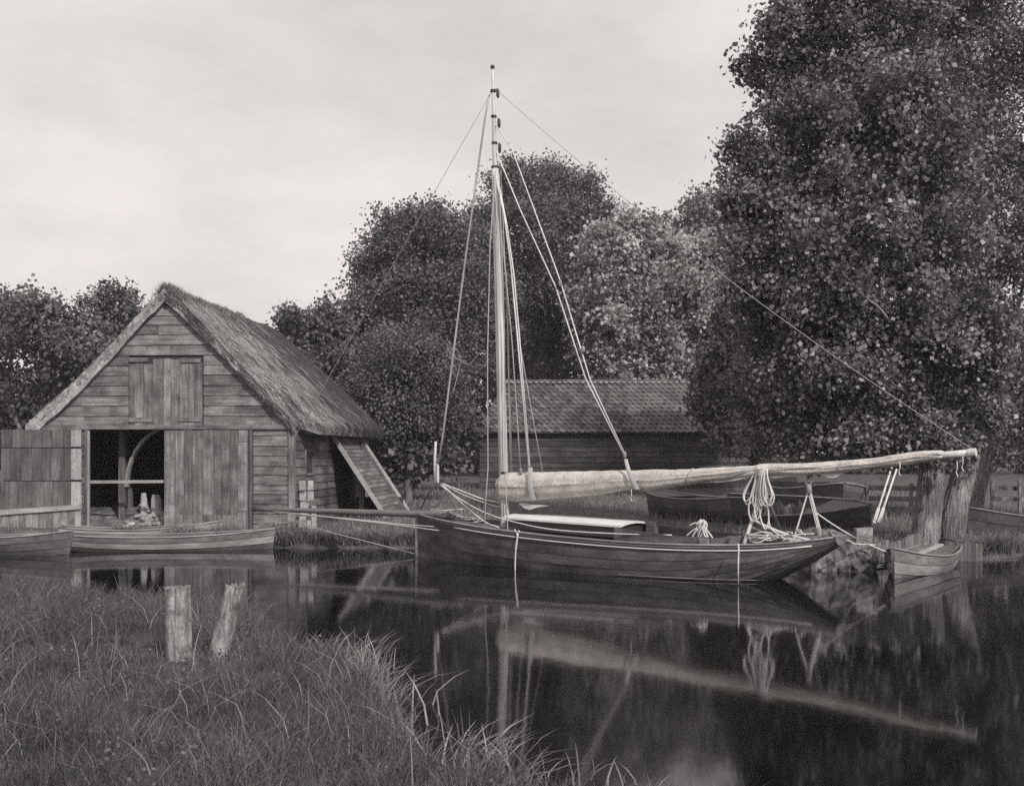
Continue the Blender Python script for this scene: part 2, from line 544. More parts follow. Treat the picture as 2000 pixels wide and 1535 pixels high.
# loft shutters of upright planks
x = LOFT[0] + .005
k = 0
while x < LOFT[1] - .06:
    wd = random.uniform(.14, .26)
    x2 = min(x + wd, LOFT[1])
    if LOFT[1] - x2 < .08: x2 = LOFT[1]
    zt = LOFT[3] + (-.12 if x < -.35 or x > .45 else .0)
    d = -.085 - random.uniform(0, .012)
    MB().box((x + .004, d, LOFT[2] - .02 + random.uniform(-.02, .02)), (x2 - .004, d + .03, zt + random.uniform(-.02, .02)), .003).build('shutter_plank', 'door_board', barn, centre=True)
    x = x2
for (xa, xb, zz) in ((-.85, -.40, 3.90), (.38, .86, 3.88), (-.86, -.3, 2.50), (.35, .88, 2.50)):
    MB().box((xa, -.122, zz), (xb, -.092, zz + .1), .004).build('shutter_batten', 'board', barn, centre=True)
# lintel and door frame
MB().box((-HW - .05, -.11, 2.325), (HW + .03, -.055, 2.42), .004).build('lintel', 'board', barn, centre=True)
MB().box((-1.95, -.10, -.3), (-1.875, .05, 2.32), .004).build('door_post', 'timber', barn, centre=True)
MB().box((-1.872, -.115, -.25), (-1.825, -.06, 2.30), .003).build('door_post', 'pale_board', barn, centre=True)
MB().box((2.02, -.09, -.3), (2.09, .0, 2.32), .004).build('door_post', 'timber', barn, centre=True)
MB().box((2.955, -.10, -.3), (3.09, -.0, 2.36), .006).build('corner_post', 'door_board', barn, centre=True)
# right leaf, closed
rl = MB().box((.02, -.10, -.22), (2.0, -.085, 2.30)).build('door_leaf', 'old_door', barn)
x = .0
while x < 1.76:
    x2 = min(x + random.uniform(.17, .27), 1.76)
    if 1.76 - x2 < .1: x2 = 1.76
    d = -.135 - random.uniform(0, .012)
    MB().box((x + .004, d, -.02 + random.uniform(-.02, .02)), (x2 - .004, d + .03, 2.30 + random.uniform(-.02, .01)), .003).build('plank', 'door_board', rl, centre=True)
    MB().box((x + .004, d - .012, -.26), (x2 - .004, d + .03, .36 - random.uniform(.03, .05)), .003).build('plank', 'door_board', rl, centre=True)
    x = x2
MB().box((1.77, -.155, .42), (1.985, -.11, 2.02), .006).build('stile', 'door_board', rl, centre=True)
MB().box((1.77, -.145, 2.03), (1.985, -.11, 2.30), .004).build('stile', 'door_board', rl, centre=True)
MB().box((1.75, -.165, -.2), (2.0, -.11, .40), .006).build('stile', 'door_board', rl, centre=True)
# left leaf, folded right back against the wall and beyond it
ll = MB().box((-3.9, -.155, .0), (-1.98, -.14, 2.32)).build('door_leaf', 'old_door', barn)
for z0, z1 in ((.43, 1.10), (1.12, 1.88), (1.90, 2.32)):
    x = -3.95
    while x < -2.25:
        x2 = min(x + random.uniform(.19, .29), -2.23)
        if -2.23 - x2 < .1: x2 = -2.23
        d = -.19 - random.uniform(0, .012)
        MB().box((x + .004, d, z0), (x2 - .004, d + .03, z1), .003).build('plank', 'old_door', ll, centre=True)
        x = x2
    MB().box((-2.222, -.215, z0 + .02), (-1.985, -.165, z1 - .01), .005).build('stile', 'pale_board', ll, centre=True)
MB().hexa([(-4.0, -.26, .30), (-1.99, -.26, .45), (-1.99, -.21, .45), (-4.0, -.21, .30), (-4.0, -.26, .42), (-1.99, -.26, .56), (-1.99, -.21, .56), (-4.0, -.21, .42)]).build('rail', 'pale_rail', ll, centre=True)
x = -3.95
while x < -2.05:
    x2 = x + random.uniform(.14, .2)
    MB().box((x + .006, -.205, -.2), (min(x2, -1.99), -.18, .36 + (x + 4) * .07), .003).build('paling', 'pale_board' if random.random() < .5 else 'door_board', ll, centre=True)
    x = x2
# bar across the opening
MB().bar((-1.86, -.02, 1.085), (.05, -.02, 1.10), .05, .07).build('cross_bar', 'pale_rail', barn, centre=True)
# inside: posts, curved brace, back framing
MB().box((-1.42, .62, -.3), (-1.27, .77, 2.5), .008).build('inner_post', 'timber', barn, centre=True)
MB().box((-1.55, 1.5, -.3), (-1.45, 1.6, 1.6), .008).build('inner_post', 'timber', barn, centre=True)
arc = [Vector((-1.24 + 1.15 * (1 - math.cos(t)), 0.69, .95 + 1.45 * math.sin(t))) for t in np.linspace(0, 1.45, 10)]
br = MB()
for a, c in zip(arc, arc[1:]): br.bar(a, c + (c - a) * .04, .07, .13, Vector((0, 1, 0)))
br.build('curved_brace', 'pale_board', barn)
for i in range(9):
    x = -.72 + i * .105
    MB().box((x, 4.2, .0), (x + .06, 4.26, 1.55 + random.uniform(-.15, .2)), .01).build('paling', 'door_board', barn, centre=True)
fl = MB().grid([[(xx, yy, max(-.1, min(.40, -.12 + .42 * yy)) + .1 * mnoise.noise((xx * 1.3, yy * 1.3, 2))) for xx in np.linspace(-2.95, 2.95, 16)] for yy in np.linspace(.1, 9.6, 24)]).build('earth_floor', 'earth', barn, smooth=True)
# far gable weatherboards are unseen; the right-hand side wall is
zs = -.1
WIN = (.95, 1.72, 1.28, 1.80)
while zs < EZ - .05:
    hgt = random.uniform(.17, .22)
    z1 = min(zs + hgt, EZ)
    segs = [(.05, 2.4), (2.41, 5.4), (5.41, BL)]
    if WIN[2] - .1 < zs < WIN[3]:
        segs = [(.05, WIN[0] - .02), (WIN[1] + .02, 5.4), (5.41, BL)]
    for y0, y1 in segs:
        p = [(HW + .045, y0, zs), (HW + .045, y1, zs + random.uniform(-.02, .02)), (HW + .012, y1, zs), (HW + .012, y0, zs),
             (HW + .02, y0, z1 + .012), (HW + .02, y1, z1 + .012), (HW + .003, y1, z1 + .012), (HW + .003, y0, z1 + .012)]
        MB().hexa(p).build('board', 'board_side', barn, centre=True)
    zs += hgt
wf = MB()
wf.box((HW + .004, WIN[0] - .02, WIN[2] - .05), (HW + .06, WIN[1] + .02, WIN[2])).box((HW + .004, WIN[0] - .02, WIN[3]), (HW + .06, WIN[1] + .02, WIN[3] + .05))
wf.box((HW + .004, WIN[0] - .02, WIN[2]), (HW + .06, WIN[0] + .03, WIN[3])).box((HW + .004, WIN[1] - .03, WIN[2]), (HW + .06, WIN[1] + .02, WIN[3]))
wf = wf.build('window', 'board_side', barn)
MB().box((HW + .006, WIN[0] + .03, WIN[2]), (HW + .02, WIN[1] - .03, WIN[3])).build('pane', 'iron', wf)

# thatch: two slopes, thick, sagging and uneven
V0, V1 = -.17, BL + .25


def thatch_pt(side, a, bb, under=False):
    """a: 0 ridge .. 1 eave, bb: v along the ridge"""
    cr = min(1.0, max(0.0, (bb - V0) / .95)); cr = cr * cr * (3 - 2 * cr)
    ue = (3.03 + .46 * cr) if side > 0 else 3.36
    ze = (2.50 - .02 * cr) if side > 0 else 2.44
    if under: ze -= .10 + .17 * cr if side > 0 else .42
    zr = PZ + .33 - (.30 if under else 0)
    u = ue * a
    zz = zr + (ze - zr) * a
    zz += (-.13 * math.sin(math.pi * a) if side < 0 else .05 * math.sin(math.pi * a)) * (0 if under and side > 0 else 1)
    if under and side > 0:
        zz = (PZ + .03) + (EZ + .02 - PZ) * min(1, u / HW) if u < HW else ze + .0 * cr
        zz = min(zz, zr + (ze - zr) * a + .16)
    if a < .1: zz -= (.1 - a) * .5
    nn = mnoise.noise((u * 1.1 * side, bb * .8, 3)) * .07 + mnoise.noise((u * 3, bb * 4.1, 9)) * .035
    vv = bb
    if side < 0 and under: nn *= 1.3
    if bb < V0 + .01: vv += .05 * mnoise.noise((u * 3.3, 2.0 if under else 6.0, side)) + .03 * mnoise.noise((u * 11, 4.0, side))
    return Vector((side * u, vv, zz + (0 if under and side > 0 else nn)))


for side in (1, -1):
    na, nb = 46, 70
    A = np.linspace(0, 1, na); B = np.concatenate([np.linspace(V0, V0 + 1.2, 20)[:-1], np.linspace(V0 + 1.2, V1, nb - 19)])
    top = [[thatch_pt(side, a, bb) for bb in B] for a in A]
    bot = [[thatch_pt(side, a, bb, True) for bb in B] for a in A]
    mb = MB()
    mb.grid(top if side > 0 else [r[::-1] for r in top])
    mb.grid([r[::-1] for r in bot] if side > 0 else bot)
    mb.grid([[r[0] for r in top], [r[0] for r in bot]])
    mb.grid([[r[-1] for r in bot], [r[-1] for r in top]])
    mb.grid([top[-1], bot[-1]])
    roof = mb.build('thatched_roof', 'thatch', barn, smooth=True)
    # straw lying on the slope, and ragged ends at eave and gable edge
    V, FA, R = [], [], []
    for i in range(26000 if side > 0 else 5000):
        m_ = random.random()
        if m_ < .20: a = random.uniform(.955, 1.0); bb = random.uniform(V0, V1)
        elif m_ < .34: a = random.random(); bb = V0 + random.uniform(-.015, .05)
        else: a = random.random() ** .9; bb = V0 + (V1 - V0) * random.random() ** 1.5
        p = thatch_pt(side, a, bb)
        q = thatch_pt(side, min(1, a + .02), bb)
        dn = (q - p)
        if dn.length < 1e-5: dn = Vector((side, 0, -1))
        dn.normalize()
        nrm = Vector((side * .7, 0, .7))
        if m_ < .34 and m_ >= .20:
            p = p - Vector((0, 0, random.uniform(0, .25) * (1 if side > 0 else 1.1)))
        dn = (dn + nrm * random.uniform(-.05, .16) + Vector((0, random.uniform(-.35, .35), 0))).normalized()
        ln = random.uniform(.09, .26)
        wd = Vector((0, 1, 0)) * random.uniform(.006, .014)
        if m_ < .20:
            p = p - Vector((0, 0, random.uniform(-.02, .16))); dn = (dn + Vector((0, 0, -.5)) + nrm * random.uniform(-.1, .35)).normalized(); ln *= .8
        p = p + nrm * random.uniform(-.005, .030)
        k0 = len(V)
        V += [p - wd, p + wd, p + dn * ln]
        FA.append((k0, k0 + 1, k0 + 2)); R.append(random.random())
    np_mesh('straw', np.array([tuple(q) for q in V]), np.array(FA), 'straw', roof, np.array(R), kind='stuff')
# moss and grass tuft growing on the ridge
V, FA, R = [], [], []
for i in range(5200):
    bb = V0 + random.random() ** 1.6 * 6.0
    u = random.gauss(.10, .16)
    base = Vector((u, bb, PZ + .30 - abs(u) * .8 + .10 * mnoise.noise((0, bb * 1.5, 7))))
    h_ = random.uniform(.04, .16) * (1.25 if bb < 1.3 else .7)
    tip = base + Vector((random.gauss(0, .5) * h_, random.gauss(0, .5) * h_, h_))
    wd = Vector((random.uniform(-1, 1), random.uniform(-1, 1), 0)) * .012
    k0 = len(V); V += [base - wd, base + wd, tip]; FA.append((k0, k0 + 1, k0 + 2)); R.append(random.random())
np_mesh('ridge_moss', np.array([tuple(q) for q in V]), np.array(FA), 'grass_far', barn, np.array(R), kind='stuff')

# lean-to against the right-hand wall
LT0, LT1 = 3.45, 6.95
lean = thing('lean_to', 'lean-to with a steep boarded roof and open dark end beside the boathouse', 'lean-to', barn.location, -BA)


def lt(k, v):        # k 0 top .. 1 foot
    return Vector((HW + .05 + 1.50 * k, v, 2.27 - 2.27 * k))


nrow = 22
for i in range(nrow):
    k0, k1 = i / nrow, (i + 1) / nrow
    nl = Vector((.83, 0, .55))
    lo = .03 + random.uniform(-.004, .004)
    p = [lt(k1, LT0 + .05) + nl * lo, lt(k1, LT1 - .05) + nl * lo, lt(k1, LT1 - .05), lt(k1, LT0 + .05),
         lt(k0, LT0 + .05) + nl * .012, lt(k0, LT1 - .05) + nl * .012, lt(k0, LT1 - .05) - nl * .01, lt(k0, LT0 + .05) - nl * .01]
    MB().hexa(p).build('roof_board', 'board_side', lean, centre=True)
for v, mt in ((LT0, 'pale_rail'), (LT1, 'pale_rail'), (LT1 - .55, 'board_side')):
    MB().bar(lt(-.01, v) + Vector((.02, 0, .03)), lt(1.08, v) + Vector((.02, 0, .03)), .10, .09, Vector((0, 1, 0))).build('barge_board', mt, lean, centre=True)
MB().box((HW + .62, LT0 + .9, -.3), (HW + .76, LT0 + 1.05, 1.25), .006).build('post', 'door_board', lean, centre=True)
MB().box((HW + .06, LT1 - .2, -.3), (HW + 1.4, LT1 - .14, .5)).build('end_wall', 'wall_back', lean)


def bw(u, v, z):     # boathouse local -> world
    return barn.location + Vector((u * math.cos(BA) + v * math.sin(BA), -u * math.sin(BA) + v * math.cos(BA), z))


# pale boards leaning on the side wall by the corner
spots = [(.10, .90, .155, .22), (.29, .90, .13, .22), (.10, .655, .165, .22), (.30, .655, .14, .22), (.14, .33, .20, .30), (.09, -.05, .17, .36), (.38, -.05, .12, .58), (.25, -.05, .10, .24)]
for i, (du, z0, w_, h_) in enumerate(spots):
    t = MB().hexa([(-.015, -w_ / 2, 0), (.02, -w_ / 2, 0), (.02, w_ / 2, .01), (-.015, w_ / 2, 0), (-.04, -w_ / 2 + .01, h_), (-.005, -w_ / 2, h_), (-.005, w_ / 2, h_ - .02), (-.04, w_ / 2 - .02, h_)])
    o = t.build('pale_board', 'pale_rail')
    o.location = bw(HW + .07 + du, .14 + .03 * (i % 3), z0); o.rotation_euler = (0, random.uniform(-.03, .03), -BA - math.pi / 2)
    tag(o, 'pale board by the boathouse corner, ' + ['top left of the stack', 'top right of the stack', 'second row left of the stack', 'second row right of the stack', 'broad middle one below the two rows', 'lowest left one standing on the ground', 'tall right one standing on the ground', 'small one low in the gap'][i], 'board', 'pale boards propped by the boathouse corner')

# inside the boathouse: pale stakes and stone rubble
for (u, v, w_, h_, lab) in ((-.86, .80, .15, .62, 'slim pale split stump standing in the boathouse doorway'), (-.58, .86, .24, .58, 'broad pale sawn stump standing in the boathouse doorway')):
    mb = MB()
    rings = []
    for zz, sc in ((0, 1.1), (.3 * h_, 1.0), (.7 * h_, .92), (h_, .7)):
        rings.append([Vector((math.cos(t) * w_ * .55 * sc * (1 + .12 * math.sin(3 * t + zz * 5)), math.sin(t) * w_ * .4 * sc, zz)) for t in np.linspace(0, 2 * math.pi, 11)])
    mb.grid(rings); mb.add(rings[-1][:-1], [tuple(range(10))])
    o = mb.build('stump', 'pale_board'); o.location = bw(u, v, .18)
    tag(o, lab, 'stump')
for i in range(46):
    v = random.uniform(.15, 1.35); u = random.uniform(-1.15, .02 - .45 * v)
    r = random.uniform(.045, .11)
    mb = MB()
    ring = []
    for zz, sc in ((-.5, .7), (0, 1.0), (.45, .75), (.6, .4)):
        ring.append([Vector((math.cos(t) * r * 1.3 * sc * random.uniform(.85, 1.15), math.sin(t) * r * sc * random.uniform(.85, 1.15), zz * r)) for t in np.linspace(0, 2 * math.pi, 8)[:-1]])
    for q in ring: q.append(q[0])
    mb.grid(ring); mb.add(ring[-1][:-1], [tuple(range(7))])
    o = mb.build('stone', 'rubble'); o.location = bw(u, v, min(.40, -.12 + .42 * v) + .06); o.rotation_euler = (0, 0, random.uniform(0, 6))
    tag(o, 'pale lump of broken stone in the heap inside the boathouse doorway', 'stone', 'stones heaped inside the boathouse door')

# ------------------------------------------------------------------ the pantiled shed behind
SD = 48.0
shed = thing('tiled_shed', 'long dark weatherboarded shed with a pantiled roof behind the yacht', 'shed', (0, SD, .58))
SX0, SX1, SEZ, SRZ, SRUN = -1.35, 11.2, 2.27, 4.42, 2.6
MB().box((SX0 + .1, .3, -.4), (SX1, .4, SEZ + .05)).build('wall', 'wall_back', shed)
MB().box((SX0 + .1, .403, -.4), (SX0 + .2, 5.2, SEZ + .05)).build('wall', 'wall_back', shed)
z = -.3
while z < SEZ - .06:
    hgt = random.uniform(.17, .22)
    xs_ = [SX0 + .08]
    while xs_[-1] < SX1 - .2: xs_.append(min(SX1, xs_[-1] + random.uniform(3.2, 5.0)))
    for x0, x1 in zip(xs_, xs_[1:]):
        p = [(x0, .25, z), (x1 - .01, .25, z), (x1 - .01, .285, z), (x0, .285, z), (x0, .28, z + hgt + .01), (x1 - .01, .28, z + hgt + .01), (x1 - .01, .297, z + hgt + .01), (x0, .297, z + hgt + .01)]
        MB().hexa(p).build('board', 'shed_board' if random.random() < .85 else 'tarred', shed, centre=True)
    z += hgt
for (x0, x1, zz) in ((1.95, 2.45, .62), (2.6, 2.9, .62), (4.1, 5.0, .66), (5.6, 6.1, .70), (7.3, 9.2, .86)):
    MB().box((x0, .21, zz), (x1, .245, zz + .10), .006).build('patch_board', 'door_board', shed, centre=True)
sr = MB()
sr.add([(SX0, 0, SEZ - .03), (SX1, 0, SEZ - .03), (SX1, SRUN, SRZ - .04), (SX0 + 1.0, SRUN, SRZ - .04), (SX0, 2 * SRUN, SEZ - .03), (SX1, 2 * SRUN, SEZ - .03)],
       [(0, 1, 2, 3), (0, 3, 4), (4, 3, 2, 5)])
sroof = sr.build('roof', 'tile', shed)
# one pantile: S-shaped section, lapped down the slope
sl = math.hypot(SRUN, SRZ - SEZ); NR = 13; rowl = sl / NR; cw = .24
dn = Vector((0, -SRUN / sl, -(SRZ - SEZ) / sl)); up = Vector((0, -(SRZ - SEZ) / sl, SRUN / sl))
prof = [(0, .03), (.06, .055), (.11, .03), (.17, .005), (.24, .03)]
tm = MB()
t0 = [Vector((x, 0, 0)) + up * (h_ - .012) for x, h_ in prof]; t1 = [Vector((x, 0, 0)) + dn * (rowl * 1.06) + up * (h_ + .014) for x, h_ in prof]
t2 = [p - up * .02 for p in t1]
tm.grid([t0, t1]); tm.grid([t1, t2])
tme = bpy.data.meshes.new('tile'); tme.from_pydata(tm.v, [], tm.f); tme.materials.append(M['tile']); tme.update()
rest = MB()
cnt = 0
order = []
for i in range(NR):
    y_, z_ = SRUN * (1 - i / NR), SRZ + (SEZ - SRZ) * i / NR
    x = SX0 + 1.0 * (1 - i / NR) + .02
    while x < SX1 - .2:
        order.append((x, y_, z_)); x += cw
order.sort(key=lambda q: q[0])
for (x, y_, z_) in order:
    if cnt < 296 and x < 8.8:
        o = bpy.data.objects.new('tile', tme); o.location = (x, y_ + random.uniform(-.012, .012), z_); o.rotation_euler = (random.uniform(-.01, .01), random.uniform(-.012, .012), random.uniform(-.02, .02))
        link(o, shed); cnt += 1
    else:
        rest.add([Vector(p) + Vector((x, y_ + random.uniform(-.012, .012), z_)) for p in tm.v], tm.f)
rest.build('tiling', 'tile', shed, kind='stuff')
x = SX0 + 1.0
while x < SX1 - .3:
    MB().add([(x, SRUN - .16, SRZ - .04), (x + .37, SRUN - .16, SRZ - .04), (x + .37, SRUN - .07, SRZ + .07), (x, SRUN - .07, SRZ + .07), (x + .37, SRUN + .07, SRZ + .07), (x, SRUN + .07, SRZ + .07), (x + .37, SRUN + .16, SRZ - .04), (x, SRUN + .16, SRZ - .04)],
             [(0, 1, 2, 3), (3, 2, 4, 5), (5, 4, 6, 7), (0, 3, 5, 7), (1, 6, 4, 2)]).build('ridge_tile', 'tile', shed, centre=True)
    x += .375
mo = MB()
x = SX0 + 1.02
while x < SX1 - .3:
    mo.add([(x, SRUN - .172, SRZ - .035), (x + .23, SRUN - .172, SRZ - .035), (x + .12, SRUN - .30, SRZ - .10), (x + .12, SRUN - .20, SRZ - .03)], [(0, 2, 3), (2, 1, 3), (0, 3, 1)])
    x += .24
mo.build('ridge_mortar', 'mortar', shed, kind='stuff')

# ------------------------------------------------------------------ boats
def hull_pts(s, g_, L, beam, sheer, keel, side, rake=0.0, vee=None):
    """s 0 bow .. 1 stern; g 0 sheer .. 1 keel"""
    th = g_ * math.pi / 2
    b_ = smooth_tab(s, beam); zs_, zk = smooth_tab(s, sheer), smooth_tab(s, keel)
    e = lerp_tab(s, vee) if vee else .75
    y = b_ * math.cos(th) ** e
    zz = zs_ - (zs_ - zk) * math.sin(th) ** 1.15
    x = L * s - rake * (1 - g_) * max(0, 1 - s * 3)
    return Vector((x, side * y, zz))


def build_hull(root, L, beam, sheer, keel, nst, nstr, mats, rake=0.0, vee=None, lap=.012, gmax=1.0, thick=.02, planks='plank'):
    for side in (-1, 1):
        for k in range(nstr):
            g0, g1 = gmax * k / nstr, gmax * (k + 1) / nstr
            rows = []
            for i in range(nst + 1):
                s = i / nst
                pts = []
                for q, gg in enumerate(np.linspace(g0, g1, 4)):
                    p = hull_pts(s, gg, L, beam, sheer, keel, side, rake, vee)
                    o_ = lap * q / 3
                    pts.append(p + Vector((0, side * o_ * .8, -o_ * .6)))
                last = pts[-1] + Vector((0, -side * thick, thick * .4))
                pts.append(last)
                rows.append(pts if side < 0 else pts[::-1])
            MB().grid(rows).build(planks, mats[k] if isinstance(mats, list) else mats, root, smooth=False)


def transom(root, L, beam, sheer, keel, vee, mat, x=None, name='transom'):
    pts = [hull_pts(1, gg, L, beam, sheer, keel, -1, 0, vee) for gg in np.linspace(0, 1, 9)]
    pts2 = [Vector((p.x, -p.y, p.z)) for p in pts[::-1]]
    a = [p + Vector((.03, 0, 0)) for p in pts + pts2[1:]]
    c = [p - Vector((.0, 0, 0)) for p in pts + pts2[1:]]
    nn = len(a)
    mb = MB(); mb.add(a + c, [tuple(range(nn)), tuple(range(2 * nn - 1, nn - 1, -1))] + [(i, i + nn, (i + 1) % nn + nn, (i + 1) % nn) for i in range(nn)])
    return mb.build(name, mat, root)


def rail(root, L, beam, sheer, keel, drop, r, mat, name, s0=0.0, s1=1.0, sides=(-1, 1), rake=0, out=.0, n=30, h=None):
    for side in sides:
        a = []
        for i in range(n + 1):
            s = s0 + (s1 - s0) * i / n
            zs_, zk = smooth_tab(s, sheer), smooth_tab(s, keel)
            k = drop / max(.05, zs_ - zk)
            g_ = (2 / math.pi) * math.asin(min(1, max(0, k)) ** (1 / 1.15))
            p = hull_pts(s, g_, L, beam, sheer, keel, side, rake)
            a.append(p + Vector((0, side * (r * .5 + out), 0)))
        MB().tube(a, r, 6).build(name, mat, root, smooth=True)


# ---- the yacht
BOW = G(817, 1087)
AX = Vector((.81, -.586, 0)).normalized()
YA = math.atan2(AX.y, AX.x)
yacht = thing('sailing_yacht', 'dark varnished sailing yacht with a tall mast and sail stowed along its boom', 'yacht', BOW, YA)
YW = Matrix.Translation(BOW) @ Matrix.Rotation(YA, 4, 'Z')
YI = YW.inverted()


def Y(px, py, off=0.0):
    """pixel -> yacht-local point in the fore-and-aft plane `off` metres to the near side"""
    o = YI @ Vector((0, 0, H)); d = (YI.to_3x3() @ Vector(((px - 1000) / F, 1, -(py - HY) / F)))
    t = (-off - o.y) / d.y
    return o + d * t


YL = 8.72
Ybeam = [(0, .03), (.08, .34), (.2, .70), (.35, .98), (.52, 1.10), (.68, 1.06), (.82, .84), (.93, .52), (1, .26)]
Ysheer = [(0, .86), (.15, .765), (.33, .68), (.55, .61), (.72, .59), (.86, .62), (.94, .68), (1, .76)]
Ykeel = [(0, -.45), (.1, -.5), (.6, -.55), (.74, -.42), (.84, -.14), (.9, .10), (.95, .34), (1, .62)]
Yvee = [(0, 1.3), (.25, .85), (.6, .62), (1, .7)]
build_hull(yacht, YL, Ybeam, Ysheer, Ykeel, 44, 10, ['hull_dark'] + ['hull'] * 9, 0, Yvee, lap=.011, thick=.03)
transom(yacht, YL, Ybeam, Ysheer, Ykeel, Yvee, 'hull')
rail(yacht, YL, Ybeam, Ysheer, Ykeel, .005, .018, 'hull_rail', 'cap_rail')
rail(yacht, YL, Ybeam, Ysheer, Ykeel, .095, .013, 'hull_line', 'rubbing_strake', .16, .965, out=.004)
rail(yacht, YL, Ybeam, Ysheer, Ykeel, .045, .008, 'hull_rail', 'bulwark_bead', .05, .97, out=.0)
for side in (-1,):
    a = []
    for i in range(25):
        s_ = .60 + .285 * i / 24
        zs_, zk = smooth_tab(s_, Ysheer), smooth_tab(s_, Ykeel)
        k = min(1, max(0, (zs_ - .03) / (zs_ - zk)))
        a.append(hull_pts(s_, (2 / math.pi) * math.asin(k ** (1 / 1.15)), YL, Ybeam, Ysheer, Ykeel, side, 0, Yvee) + Vector((0, side * .012, 0)))
    MB().tube(a, .007, 5).build('waterline_strip', 'hull_rail', yacht)
# stem
MB().bar((-.015, 0, -.4), (-.015, 0, .93), .07, .07, Vector((0, 1, 0))).build('stem', 'hull_rail', yacht)
# deck
dk = MB()
rows = []
for i in range(41):
    s = i / 40
    b_, zz = smooth_tab(s, Ybeam) - .03, smooth_tab(s, Ysheer) - .09
    rows.append([(YL * s, y, zz + .05 * (1 - (y / max(.05, b_)) ** 2)) for y in np.linspace(-max(.0, b_), max(.0, b_), 7)])
# deck with the cockpit left open
for i in range(40):
    s = (i + .5) / 40
    for j in range(6):
        if .60 < s < .80 and 1 <= j <= 4: continue
        dk.add([rows[i][j], rows[i + 1][j], rows[i + 1][j + 1], rows[i][j + 1]], [(0, 1, 2, 3)])
dk.build('deck', 'deck', yacht)
MB().box((.60 * YL, -.62, -.1), (.80 * YL, .62, .06)).build('cockpit_floor', 'hull_dark', yacht)
# cabin: low dark sides under a white cambered top
CA = [(2.38, .30, .70, .90), (3.2, .38, .655, .885), (4.1, .43, .62, .865), (4.95, .46, .60, .845)]
for side in (-1, 1):
    mb = MB(); mb.grid([[(t, side * w_, zb), (t, side * w_, zt - .02)] for t, w_, zb, zt in CA]); mb.grid([[(t, side * (w_ - .03), zt - .02), (t, side * (w_ - .03), zb)] for t, w_, zb, zt in CA])
    mb.build('cabin_side', 'hull_dark', yacht)
rows = []
for i in range(13):
    t = 2.36 + (5.0 - 2.36) * i / 12
    w_ = lerp_tab(t, [(c[0], c[1]) for c in CA]) + .05; zt = lerp_tab(t, [(c[0], c[3]) for c in CA])
    rows.append([Vector((t, w_ * k, zt - .02 + .05 * (1 - k * k))) for k in np.linspace(-1, 1, 11)])
und = [[p - Vector((0, 0, .035)) for p in r] for r in rows]
mb = MB(); mb.grid([r[::-1] for r in rows]); mb.grid(und)
mb.grid([rows[-1], und[-1]]); mb.grid([und[0], rows[0]]); mb.grid([[r[0] for r in und], [r[0] for r in rows]]); mb.grid([[r[-1] for r in rows], [r[-1] for r in und]])
mb.build('cabin_top', 'paint', yacht)
MB().tube([r[6] + Vector((0, 0, .012)) for r in rows], .008, 5).build('roof_batten', 'spar_dark', yacht)
MB().box((4.9, -.42, .55), (4.93, .42, .80)).build('cabin_bulkhead', 'hull_dark', yacht)
# coaming round the cockpit
for side in (-1, 1):
    mb = MB(); a = []
    for i in range(21):
        t = 4.96 + 2.15 * i / 20
        y = side * (.66 + .10 * math.sin(math.pi * i / 20) - .14 * (i / 20) ** 3)
        zt = lerp_tab(t, [(4.96, .80), (5.4, .76), (6.2, .70), (6.9, .69), (7.11, .74)])
        a.append([(t, y, .50), (t, y, zt), (t, y - side * .025, zt), (t, y - side * .025, .50)])
    mb.grid(a).build('coaming', 'hull' if side < 0 else 'deck', yacht)
MB().box((7.10, -.62, .5), (7.13, .62, .72)).build('coaming', 'hull', yacht)
MB().box((6.66, -.80, .50), (6.80, -.70, .68), .01).build('cleat_block', 'hull_rail', yacht)
MB().box((5.05, .30, .6), (5.22, .46, .86), .01).build('cockpit_locker', 'deck', yacht)
# mast
MB0 = Y(986, 1010); MT = Y(962, 133)
cap = Y(967, 327)
mast = MB()
n_ = 24
mp_ = [Vector((2.165, 0, .3)).lerp(Vector((cap.x, 0, cap.z)), i / n_) for i in range(n_ + 1)]
mast.tube(mp_, [.088 - .022 * (i / n_) ** 2 for i in range(n_ + 1)], 14)
mast = mast.build('mast', 'spar', yacht, smooth=True)
MB().tube([Vector((cap.x, 0, cap.z - .15)).lerp(Vector((MT.x, 0, MT.z)), i / 8) for i in range(9)], [.052 - .030 * i / 8 for i in range(9)], 10).build('topmast', 'spar', yacht, smooth=True)
TM = lambda py: Vector((cap.x, 0, cap.z)).lerp(Vector((MT.x, 0, MT.z)), (327 - py) / (327 - 133.0))
MB().tube([TM(135), TM(131), TM(128)], [.035, .045, .03], 8).build('truck', 'iron', mast)
for py in (178, 228, 280, 327):
    c = TM(py)
    MB().tube([c - Vector((0, 0, .02)), c + Vector((0, 0, .02))], .075 if py > 300 else .058, 10).build('mast_band', 'iron', mast)
for py, dx in ((182, .11), (240, .12), (288, .12)):
    c = TM(py) + Vector((dx, 0, -.02))
    MB().tube([c + Vector((-.02, 0, .09)), c + Vector((0, 0, .05)), c - Vector((0, 0, .06)), c + Vector((.01, 0, -.1))], [.010, .032, .032, .012], 8).build('mast_block', 'iron', mast, smooth=True)
hounds = Vector((cap.x, 0, cap.z - .12))
for y_ in (1.62, 1.70):
    MB().tube([Vector((2.165 - .0, 0, y_ - .02)), Vector((2.165, 0, y_ + .02))], .1, 12).build('mast_band', 'iron', mast)
